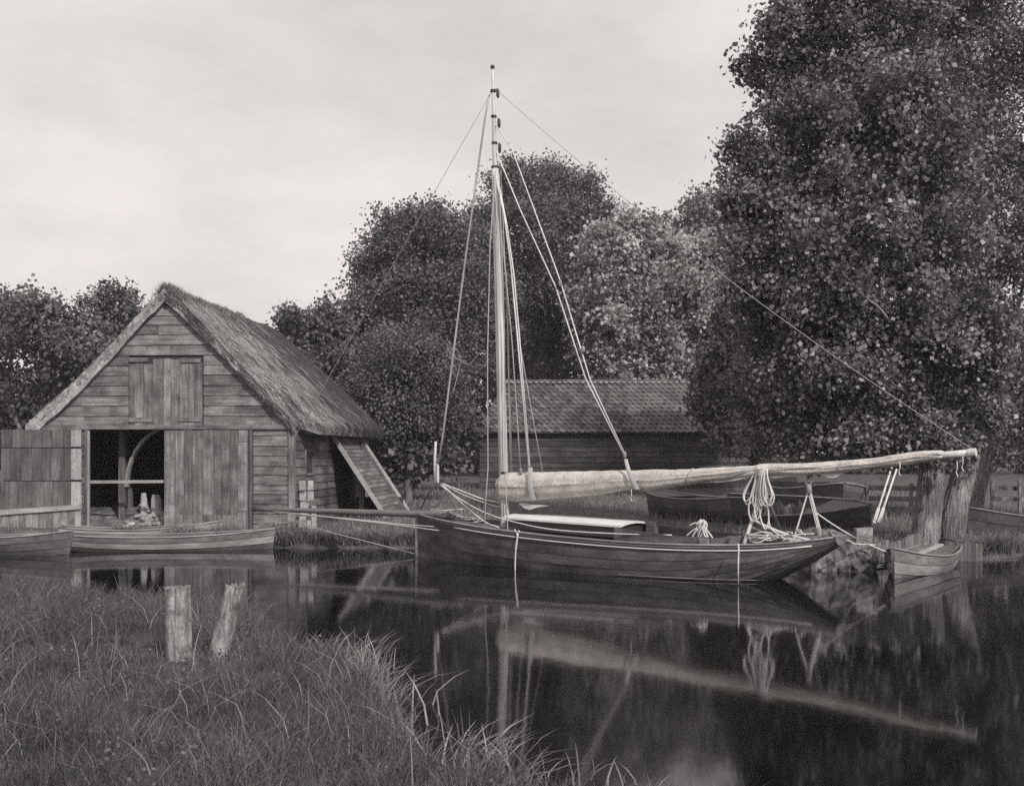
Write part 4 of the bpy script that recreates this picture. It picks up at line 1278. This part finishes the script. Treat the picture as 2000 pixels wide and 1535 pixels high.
# stakes in the far bank left of the yacht
for i, (px, py, d, h_, lab) in enumerate(((565, 1000, 28.1, .5, 'short pale stake in the bank under the bowsprit, nearest the boathouse'), (641, 1035, 28.0, .32, 'small pale stump of a stake at the water edge under the bowsprit'), (700, 1030, 28.2, .3, 'small dark stake at the water edge nearer the yacht bow'))):
    t = P(px, py, d)
    o = log('stake', (t.x, t.y, -.3), t, .07, .065, 'post', n=9, seg=5); tag(o, lab, 'stake')
o = MB().bar(P(505, 1024, 28.0), P(600, 1017, 28.2), .20, .045).build('plank', 'door_board'); tag(o, 'grey plank lying on the bank edge right of the boathouse door', 'plank')


# ------------------------------------------------------------------ trees
def leaves(centres, size, jitter, per, rs, tone=None):
    """small folded leaf faces round each twig centre -> verts, faces, rnd"""
    n_ = len(centres) * per
    c = np.repeat(centres, per, axis=0) + rs.normal(0, jitter, (n_, 3))
    d = rs.normal(0, 1, (n_, 3)); d[:, 2] -= .35
    d /= np.linalg.norm(d, axis=1)[:, None]
    up_ = np.repeat(rs.normal(0, 1, (len(centres), 3)), per, axis=0) + rs.normal(0, .55, (n_, 3)); up_[:, 2] += .7; up_[:, 1] -= .5
    d = d - up_ * ((d * up_).sum(1) / (up_ * up_).sum(1))[:, None] * .75; d /= np.linalg.norm(d, axis=1)[:, None]
    sd = np.cross(d, up_); sd /= (np.linalg.norm(sd, axis=1)[:, None] + 1e-9)
    nn = np.cross(sd, d)
    s = size * rs.uniform(.55, 1.25, (n_, 1))
    v = np.empty((n_, 4, 3))
    v[:, 0] = c - d * s * .5
    v[:, 1] = c + sd * s * .42 + nn * s * .1
    v[:, 2] = c + d * s * .5
    v[:, 3] = c - sd * s * .42 + nn * s * .1
    f = np.arange(n_ * 4).reshape(n_, 4)
    tw = rs.uniform(0, 1, len(centres))
    if tone is not None: tw = .5 * tw + .5 * tone
    tw = np.repeat(tw, per)
    r = np.clip(.72 * tw + .28 * rs.uniform(0, 1, n_), 0, 1)
    return v.reshape(-1, 3), f, r


def crown(root, lumps, size, ncl, per, jitter, mat, seed, name='crown', inner=.25, open_=1.0):
    """lumps: (centre, radius vector); twig clusters are thrown over the shells of the lumps, thinned by noise so gaps open"""
    rs = np.random.default_rng(seed)
    area = np.array([(r[0] * r[2]) for c, r in lumps]); area = area / area.sum()
    cs, ts = [], []
    for (c, r), a in zip(lumps, area):
        k = max(8, int(ncl * a))
        ks = max(6, int(26 * open_ * min(1.6, (r[0] / max(.5, size * 8)))))
        sd_ = rs.normal(0, 1, (ks, 3)); sd_[:, 1] -= .25; sd_ /= np.linalg.norm(sd_, axis=1)[:, None]
        sc_ = sd_ * rs.uniform(.50, 1.0, (ks, 1)); sr_ = rs.uniform(.20, .46, ks)
        pick = rs.integers(0, ks, k)
        dd = rs.normal(0, 1, (k, 3)); dd /= np.linalg.norm(dd, axis=1)[:, None]
        q = sc_[pick] + dd * (sr_[pick] * rs.uniform(.55, 1.0, k))[:, None] * np.array([1, 1, .8])
        spray = rs.uniform(0, 1, k) < .085
        q = np.where(spray[:, None], sd_[pick] * rs.uniform(.9, 1.22, (k, 1)) + dd * .05, q)
        ins = rs.uniform(0, 1, k) < inner
        q = np.where(ins[:, None], dd * rs.uniform(.1, .8 if open_ == 1 else .55, (k, 1)), q)
        cs.append(np.array(c) + q * np.array(r)); ts.append(rs.uniform(0, 1, ks)[pick])
    cs = np.concatenate(cs)
    v, f, r = leaves(cs, size, jitter, per, rs, np.concatenate(ts))
    if open_ != 1: r = r ** 1.45
    return np_mesh(name, v, f, mat, root, r)


def limb(root, pts, r0, r1, name='branch', mat='branch', n=7):
    q = catmull(pts, 5)
    rr = [r0 + (r1 - r0) * i / (len(q) - 1) for i in range(len(q))]
    return MB().tube(q, rr, n).build(name, mat, root, smooth=True)


def px_lumps(lst, d0):
    """(px, py, radius px, depth offset) at the tree's own distance -> real ellipsoids"""
    out = []
    for q in lst:
        px, py, r, dd = q[:4]
        d = d0 + dd; R = r / F * d
        c = P(px, py, d)
        out.append(((c.x, c.y, c.z), (R, R * (q[4] if len(q) > 4 else 1.0), R * (q[5] if len(q) > 5 else .95))))
    return out


def tree(name, label, cat, base, d, lumps, size, ncl, per, jitter, mat, seed, trunk_r=.25, group=None, trunk_top=None, branches=6, trunk_mat='branch', inner=.25, open_=.62):
    base = Vector(base)
    t = thing(name, label, cat, base, 0, group)
    lp = px_lumps(lumps, d)
    lp = [(tuple(np.array(c) - np.array(base)), r) for c, r in lp]
    big = max(lp, key=lambda q: q[1][0])
    topc = Vector(trunk_top) - base if trunk_top else Vector(big[0])
    limb(t, [(0, 0, -.3), topc * .35 + Vector((random.uniform(-.1, .1), 0, 0)), topc * .7, topc], trunk_r, trunk_r * .35, 'trunk', trunk_mat, 12)
    rs = random.Random(seed)
    for c, r in rs.sample(lp, min(branches, len(lp))):
        k = rs.uniform(.45, .8); s0 = topc * k
        limb(t, [s0, s0.lerp(Vector(c), .5) + Vector((rs.uniform(-.2, .2), rs.uniform(-.2, .2), .1)), Vector(c)], trunk_r * .35, trunk_r * .1)
    crown(t, lp, size, ncl, per, jitter, mat, seed, inner=inner, open_=open_)
    return t


# trees left of the boathouse
b0 = P(95, 0, 41); b0.z = gz(b0.x, b0.y)
tree('orchard_tree', 'ragged dark tree with bare lower stems at the left picture edge', 'tree', b0, 41, [(70, 650, 75, 0), (20, 650, 70, 1), (140, 700, 80, 0), (60, 740, 70, 1), (-40, 660, 90, 2), (75, 595, 32, 0), (-60, 780, 80, 2), (35, 612, 40, 0), (120, 640, 45, .5)], .15, 1900, 9, .2, 'leaf_mid', 11, .10, branches=9, inner=.1, open_=.5)
b0 = P(205, 0, 43); b0.z = gz(b0.x, b0.y)
tree('orchard_tree', 'loose leafy tree just behind the left slope of the thatched roof', 'tree', b0, 43, [(200, 640, 62, 0), (240, 680, 60, 0), (165, 690, 60, 1), (190, 590, 34, 0), (235, 585, 24, 0), (262, 612, 22, 0), (290, 660, 45, 1), (205, 750, 70, 1)], .15, 1700, 9, .18, 'leaf_mid', 12, .10, branches=8, inner=.12, open_=.5)
# low trees right of the thatch
b0 = P(625, 0, 44); b0.z = gz(b0.x, b0.y)
tree('fruit_tree', 'low bushy fruit tree showing over the end of the thatched roof', 'tree', b0, 44, [(600, 660, 58, 0), (650, 645, 55, 0), (570, 640, 34, 0), (640, 720, 75, 0), (700, 760, 70, 0), (560, 700, 60, 1), (640, 605, 18, 0), (690, 830, 60, 0), (740, 800, 60, .5)], .17, 2400, 9, .2, 'leaf_mid', 13, .15)
# big dense tree left of the mast
b0 = P(800, 0, 50); b0.z = gz(b0.x, b0.y)
tree('broadleaf_tree', 'broad dense tree left of the mast, rising over the low trees', 'tree', b0, 50, [(830, 500, 95, 0), (770, 520, 80, 0), (830, 440, 40, 0), (885, 465, 60, 0), (740, 600, 75, 0), (690, 625, 48, 0), (810, 620, 110, -1), (900, 580, 100, 0), (920, 480, 50, 1), (760, 470, 52, 0), (730, 525, 45, 0), (865, 690, 80, 0), (760, 720, 90, 0), (800, 425, 26, 0), (850, 420, 22, 0)], .135, 9500, 9, .24, 'leaf_mid', 14, .3)
# fine-leaved shrubby tree before it
b0 = P(800, 0, 40); b0.z = gz(b0.x, b0.y)
tree('elder_tree', 'low fine-leaved tree with pale bare twigs between boathouse and shed', 'tree', b0, 40, [(790, 730, 90, 0), (845, 740, 70, 0), (735, 760, 60, 0), (840, 800, 55, 0), (805, 810, 75, 0), (755, 800, 50, 0), (870, 765, 34, 0), (830, 690, 45, 0), (775, 690, 45, 0), (862, 825, 32, -.3)], .10, 4200, 11, .2, 'leaf_mid', 15, .14, branches=5)
el = bpy.data.objects['elder_tree']
for pts in (((884, 770), (893, 735), (900, 700), (890, 680)), ((896, 702), (915, 712), (935, 690)), ((896, 704), (880, 690), (872, 676))):
    q = [P(a, c, 38.1) - el.location for a, c in pts]
    limb(el, q, .024, .008, 'twig', 'twig', 5)
# big tree behind the shed
b0 = P(1060, 0, 62); b0.z = gz(b0.x, b0.y)
tree('broadleaf_tree', 'tall round-headed tree behind the mast and the tiled shed', 'tree', b0, 62, [(1010, 410, 85, 0), (1080, 400, 80, 0), (1130, 420, 75, 0), (1040, 350, 40, 0), (980, 360, 36, 0), (1100, 345, 34, 0), (1150, 365, 34, 0), (1050, 500, 120, -1), (950, 480, 70, 0), (1150, 510, 90, 0), (990, 600, 110, 0), (1090, 620, 120, 0), (1000, 330, 24, 0), (1190, 420, 30, 0), (940, 420, 40, 0), (1200, 600, 100, 0), (1020, 710, 100, 0)], .155, 11000, 9, .3, 'leaf_mid', 16, .4)
# pale poplar before the shed's right end
b0 = P(1300, 0, 56); b0.z = gz(b0.x, b0.y)
tree('young_poplar', 'pale-leaved poplar glittering in the light behind the shed, right of the shrouds', 'tree', b0, 56, [(1190, 480, 60, 0), (1180, 560, 75, 0), (1240, 520, 60, 0), (1290, 500, 58, 0), (1210, 640, 90, 0), (1300, 590, 85, 0), (1220, 430, 24, 0), (1150, 620, 45, 0), (1275, 450, 30, 0), (1340, 510, 48, 0), (1380, 560, 55, 0), (1370, 640, 70, 0), (1400, 500, 36, 0), (1350, 710, 60, 0), (1190, 710, 60, 0), (1275, 700, 70, 0), (1150, 500, 30, 0), (1420, 620, 50, 0)], .22, 6200, 9, .26, 'leaf_pale', 17, .16, trunk_top=P(1290, 560, 56), branches=3)
b0 = P(1470, 0, 43); b0.z = gz(b0.x, b0.y)
tree('young_poplar', 'darker poplar whose leaves overhang the right end of the tiled roof', 'tree', b0, 43, [(1450, 640, 70, 0), (1470, 560, 60, 0), (1430, 700, 45, 0), (1470, 730, 75, 0), (1410, 765, 34, -1), (1470, 815, 75, -1), (1425, 845, 36, -1.5), (1380, 745, 22, 0), (1510, 760, 80, 0), (1500, 640, 80, 0), (1375, 800, 26, -1), (1395, 700, 24, 0)], .19, 4200, 9, .25, 'leaf_poplar', 18, .2, trunk_top=P(1478, 640, 43.3), branches=4)
# faint tree far behind
b0 = P(1360, 0, 90); b0.z = gz(b0.x, b0.y)
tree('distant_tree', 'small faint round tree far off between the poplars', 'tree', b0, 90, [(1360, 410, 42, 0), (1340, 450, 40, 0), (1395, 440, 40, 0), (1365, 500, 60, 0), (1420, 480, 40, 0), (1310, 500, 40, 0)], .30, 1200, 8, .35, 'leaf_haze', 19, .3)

# the three great poplars on the bank at the right
def poplar(label, basepx, basey, d, top_px, r, lumps, ncl, seed, toppy=890):
    base = P(basepx, basey, d); base.z = gz(base.x, base.y) - .05
    t = thing('poplar_tree', label, 'tree', base, 0, 'great poplars on the right-hand bank')
    rs = random.Random(seed)
    hd = P(top_px, toppy, d + .1) - base
    fork = hd * 1.7
    # ridged trunk
    rows = []
    pts = catmull([Vector((0, 0, -.4)), hd * .35 - Vector((.05, 0, 0)), hd, fork], 30)
    for i, p in enumerate(pts):
        k = i / (len(pts) - 1)
        rr = r * (1.18 - .35 * k) * (1 + .35 * max(0, 1 - k * 6) ** 2)
        rows.append([p + Vector((math.cos(a), math.sin(a), 0)) * rr * (1 + .10 * mnoise.noise((math.cos(a) * 2, math.sin(a) * 2 + seed, k * 4)) - .10 * abs(mnoise.noise((math.cos(a) * 7, math.sin(a) * 7 + seed, k * 7))) - .07 * abs(mnoise.noise((math.cos(a) * 15, math.sin(a) * 15, k * 16 + seed)))) for a in np.linspace(0, 2 * math.pi, 121)])
    MB().grid([q[::-1] for q in rows]).build('trunk', 'bark', t, smooth=True)
    lp = [(tuple(np.array(c) - np.array(base)), q) for c, q in px_lumps(lumps, d)]
    for c, q in rs.sample(lp, min(8, len(lp))):
        c = Vector(c)
        limb(t, [fork * .9, fork.lerp(c, .5) + Vector((rs.uniform(-.3, .3), rs.uniform(-.3, .3), .2)), c], r * .3, .03)
    crown(t, lp, .105, ncl, 10, .14, 'leaf_poplar', seed, inner=.3, open_=.42)
    return t


poplar('great poplar nearest the dinghy, with the thickest left-hand trunk', 1805, 1064, 24.6, 1822, .275,
       [(1520, 350, 100, 0), (1437, 292, 24, 0), (1426, 345, 22, 0), (1445, 262, 15, 0), (1436, 405, 22, 0), (1422, 432, 16, 0), (1480, 300, 55, 0), (1470, 400, 60, 0), (1560, 450, 120, 0), (1470, 480, 60, -.5), (1520, 570, 110, 0), (1640, 560, 130, -1), (1600, 680, 130, 0), (1530, 690, 90, 0), (1660, 740, 130, -.5), (1570, 800, 90, 0), (1480, 800, 60, 0.5), (1700, 420, 130, -1), (1740, 640, 130, -1), (1650, 850, 55, .5), (1760, 800, 100, 0), (1560, 870, 40, 0), (1480, 600, 50, 0), (1720, 860, 40, .6), (1812, 842, 46, -1.0), (1765, 850, 40, -.6), (1855, 858, 34, -1.0)], 7600, 31)
poplar('great poplar of the middle trunk, leaning right', 1855, 1056, 25.2, 1890, .26,
       [(1560, 110, 95, 0), (1456, 128, 22, 0), (1474, 150, 24, 0), (1490, 92, 20, 0), (1500, 205, 24, 0), (1486, 222, 16, 0), (1500, 40, 20, 0), (1500, 140, 55, 0), (1540, 40, 60, 0), (1620, 30, 100, 0), (1650, 160, 120, -.5), (1590, 230, 90, 0), (1540, 250, 45, 0), (1700, 280, 130, -1), (1620, 330, 110, 0), (1740, 60, 120, 0), (1780, 190, 130, -1), (1800, 350, 130, -1), (1660, -70, 110, 0), (1820, 500, 120, -1), (1850, 640, 110, -1), (1850, 760, 100, -.5), (1860, 840, 50, 0), (1905, 820, 55, -.8), (1920, 740, 80, -.8), (1950, 650, 80, -.8), (1830, 865, 30, -.6), (1885, 868, 26, -.8)], 7600, 32)
poplar('great poplar of the furthest right-hand trunk', 1903, 1003, 33.0, 1928, .20,
       [(1880, 60, 120, -2), (1980, 120, 140, -2), (1900, 230, 120, -2), (2000, 330, 140, -2), (1900, 420, 110, -2), (1980, 520, 130, -2), (1930, 640, 110, -2), (2010, 720, 130, -2), (1940, 790, 100, -2), (2060, 840, 110, -2), (1840, 140, 140, 2), (1900, 330, 150, 2), (1760, 20, 120, 2), (1820, -60, 130, -2), (1980, -60, 150, -2), (2090, 200, 120, -2), (2100, 500, 120, -2), (1950, 870, 40, -2)], 8600, 33, toppy=900)
bp_ = [o for o in bpy.data.objects if o.name.startswith('poplar_tree')]
t0 = bp_[0]
limb(t0, [P(1648, 536, 22.6) - t0.location, P(1690, 580, 22.7) - t0.location, P(1715, 600, 22.8) - t0.location, P(1742, 634, 23.2) - t0.location], .012, .035, 'branch', 'twig', 6)

# hedges that close the view at the back and block low sky from the reflections
def hedge(label, x0, x1, d, ytop, seed, mat='leaf_dark', n_=1500, name='hedge', leaf=.24):
    lm = []
    rs = random.Random(seed)
    x = x0
    while x < x1:
        lm.append((x, ytop + rs.uniform(15, 40), rs.uniform(38, 58), rs.uniform(-.6, .6))); yy = ytop + 75
        while yy < 890: lm.append((x + rs.uniform(-12, 15), yy, rs.uniform(48, 60), rs.uniform(-.6, .6))); yy += 58
        x += 44
    c0 = P((x0 + x1) / 2, 0, d); c0.z = gz(c0.x, c0.y)
    t = thing(name, label, 'hedge', c0)
    crown(t, [(tuple(np.array(c) - np.array(c0)), r) for c, r in px_lumps(lm, d)], leaf, n_, 9, .22, mat, seed, name='foliage')
    return t


hedge('dark hedge between the boathouse and the tiled shed', 600, 880, 47, 770, 41, n_=2400)
hedge('dark hedge behind the poplars and shed, height added to block sky reflected in the water', 720, 2260, 70, 640, 42, n_=7800, leaf=.34)  # height and length added so the water mirrors no bright sky gaps
hedge('dark hedge behind the boathouse at the left', -140, 330, 50, 740, 43, n_=1900)
bw_ = MB()
tv = []

# low thicket under the elder, dark against the hedge
hedge('shaggy low bush at the foot of the pale-twigged tree', 760, 880, 41, 865, 44, 'leaf_mid', 900, 'bush')


# ------------------------------------------------------------------ grass
def blades(px_, py_, pz_, hgt, wid, bend, rs, lean=(0, 0)):
    n_ = len(px_)
    an = rs.uniform(0, 2 * np.pi, n_)
    dx, dy = np.cos(an), np.sin(an)
    la = rs.uniform(0, 2 * np.pi, n_)
    bx = np.cos(la) * bend * rs.uniform(.2, 1, n_) + lean[0]; by = np.sin(la) * bend * rs.uniform(.2, 1, n_) + lean[1]
    v = np.empty((n_, 7, 3)); kk = (0, .4, .75, 1)
    for i, k in enumerate(kk):
        cx = px_ + bx * hgt * k * k; cy = py_ + by * hgt * k * k
        drop = (bx * bx + by * by) * .38
        cz = pz_ + hgt * (k - drop * k * k * .9)
        w_ = wid * (1 - k * .55)
        if i < 3:
            v[:, i * 2] = np.stack([cx - dx * w_, cy - dy * w_, cz], -1); v[:, i * 2 + 1] = np.stack([cx + dx * w_, cy + dy * w_, cz], -1)
        else:
            v[:, 6] = np.stack([cx, cy, cz], -1)
    base = (np.arange(n_) * 7)[:, None]
    tri = np.array([[0, 1, 3], [0, 3, 2], [2, 3, 5], [2, 5, 4], [4, 5, 6]])
    f = (base[:, :, None] + tri[None]).reshape(-1, 3)
    return v.reshape(-1, 3), f


def gfield(x0, x1, y0, y1, n_, rs, cond):
    x = rs.uniform(x0, x1, n_); y = rs.uniform(y0, y1, n_)
    k = cond(x, y); x, y = x[k], y[k]
    n1 = np.array([mnoise.noise((a * .9, b_ * .9, 0)) for a, b_ in zip(x, y)]); n2 = np.array([mnoise.noise((a * 3.1, b_ * 3.1, 5)) for a, b_ in zip(x, y)])
    return x, y, ground_h(x, y, n1, n2), n1, n2


rs = np.random.default_rng(3)
# near bank: only where the camera can look
near_ok = lambda x, y: (y < np.interp(x, nx_, ny_) + .05) & (np.abs(x) < y * .45 + .6) & (rs.uniform(0, 1, len(x)) < np.clip(9.5 / y, .35, 1) ** 1.2)
x, y, z, n1, n2 = gfield(-8.6, 1.2, 6.1, 17.6, 200000, rs, near_ok)
clump = np.clip(.85 + n1 * .6 + n2 * .8, .3, 1.9)
hgt = rs.uniform(.10, .30, len(x)) * clump
# shorter tread round the posts
dp_ = np.hypot(x - pb.x - .1, y - pb.y); hgt *= np.clip(.38 + np.hypot((x - pb.x - .1) / .9, np.minimum(0, y - pb.y) / 2.2 + np.maximum(0, y - pb.y)) * .5, .22, 1)
v, f = blades(x, y, z - .02, hgt, rs.uniform(.0014, .0036, len(x)), .95, rs, (.12, -.05))
tw = np.clip(.5 + n1 * .5 + rs.normal(0, .25, len(x)), 0, 1)
o = np_mesh('near_bank_grass', v, f, 'grass', None, np.repeat(tw, 5), kind='stuff')
tag(o, 'rough tussocky grass covering the near bank round the mooring posts', 'grass')
# paler dead stems lying through it
x, y, z, n1, n2 = gfield(-8.6, .3, 6.3, 16.5, 2800, rs, near_ok)
v, f = blades(x, y, z + .03, rs.uniform(.15, .46, len(x)), rs.uniform(.002, .0045, len(x)), 1.6, rs, (.1, -.1))
o = np_mesh('dead_grass_stems', v, f, 'reed', None, np.repeat(rs.uniform(0, .9, len(x)), 5), kind='stuff')
tag(o, 'bleached dead grass stems bent over through the near bank grass', 'grass')
# low broad-leaved weeds among it
x, y, z, n1, n2 = gfield(-8.6, .3, 6.3, 17.0, 4200, rs, lambda a, b_: near_ok(a, b_))
k = n1 + n2 * .6 > .05
cs = np.stack([x[k], y[k], z[k] + .05 + rs.uniform(0, .09, k.sum())], -1)
v, f, r = leaves(cs, .030, .05, 8, rs)
o = np_mesh('bank_weeds', v, f, 'grass', None, r, kind='stuff')
tag(o, 'low broad-leaved weeds mixed into the near bank grass', 'weeds')
# far bank
far_ok = lambda x, y: (y > np.interp(x, fx, fy) + .08) & (np.abs(x) < y * .46) & ~((x > -11.4) & (x < -4.4) & (y > 28.4) & (y < 38.5)) & ~((y > 48) & (x > -1.4)) & ~((x > 4.5) & (x < 6.35) & (y < np.interp(x, fx, fy) + .55))
x, y, z, n1, n2 = gfield(-15, 15, 21.5, 50, 80000, rs, far_ok)
hgt = rs.uniform(.06, .22, len(x)) * np.clip(1 + n1 * .9, .4, 1.7)
v, f = blades(x, y, z - .01, hgt, rs.uniform(.004, .010, len(x)), .6, rs)
o = np_mesh('far_bank_grass', v, f, 'grass_far', None, np.repeat(np.clip(.5 + n1 * .4 + rs.normal(0, .2, len(x)), 0, 1), 5), kind='stuff')
tag(o, 'short grass growing on the far bank behind the yacht', 'grass')
# fringe hanging over the far water edge
ex = rs.uniform(-9, 14, 19000); ey = np.interp(ex, fx, fy) + rs.uniform(-.05, .35, len(ex))
n1 = np.array([mnoise.noise((a * 1.3, 1, 0)) for a in ex])
k = (n1 > -.25) & ~((ex > 4.5) & (ex < 6.35)); ex, ey, n1 = ex[k], ey[k], n1[k]
v, f = blades(ex, ey, np.full(len(ex), .06) + rs.uniform(0, .15, len(ex)), rs.uniform(.12, .34, len(ex)) * (1 + n1), rs.uniform(.005, .011, len(ex)), 1.0, rs, (0, -.35))
o = np_mesh('bank_edge_sedge', v, f, 'grass_far', None, np.repeat(rs.uniform(0, 1, len(ex)), 5), kind='stuff')
tag(o, 'fringe of sedge hanging over the far water edge', 'sedge')


def reed_clump(label, px, py, nb, h0, h1, seed, spread=.16, wid=.008, lean=(.25, 0), group='reed clumps along the near water edge', mat='reed'):
    r_ = np.random.default_rng(seed)
    b0 = G(px, py, .04)
    t = thing('reed_clump', label, 'reeds', b0, 0, group)
    x = r_.normal(0, spread, nb); y = r_.normal(0, spread, nb)
    v, f = blades(x, y, np.full(nb, -.08), r_.uniform(h0, h1, nb), r_.uniform(wid * .6, wid * 1.2, nb), 1.1, r_, lean)
    np_mesh('reed_blades', v, f, mat, t, np.repeat(r_.uniform(0, 1, nb), 5), kind='stuff')


RC = [(690, 1292, 90, .22, .48, 'dense arching reeds on the bank point right of the leaning post'), (640, 1345, 80, .2, .42, 'reeds massed low on the bank between the posts and the point'), (728, 1362, 90, .25, .5, 'dense pale reeds leaning out over the dark water at the bank point'), (700, 1330, 70, .25, .52, 'arching pale reeds at the upper tip of the near bank'), (735, 1400, 80, .22, .5, 'thick spreading reeds on the bank corner beside the dark water'), (660, 1300, 60, .2, .45, 'reed tuft on the bank edge right of the leaning post'),
      (745, 1445, 70, .2, .45, 'low reeds under the bank corner, just above the bottom edge'), (850, 1500, 60, .2, .48, 'upright reeds in the water in front of the mast reflection, left side'), (905, 1505, 70, .25, .55, 'tallest upright reeds left of the mast reflection'),
      (985, 1515, 60, .2, .5, 'reeds standing across the foot of the mast reflection'), (600, 1275, 60, .15, .36, 'short stubby reeds behind the leaning post'), (1225, 1530, 10, .15, .3, 'few thin reed blades right of the mast reflection'), (1100, 1525, 14, .15, .36, 'sparse reed blades low at the bottom middle')]
for i, (px, py, nb, h0, h1, lab) in enumerate(RC):
    reed_clump(lab, px, py, nb, h0, h1, 60 + i, spread=.16 if nb > 20 else .22)
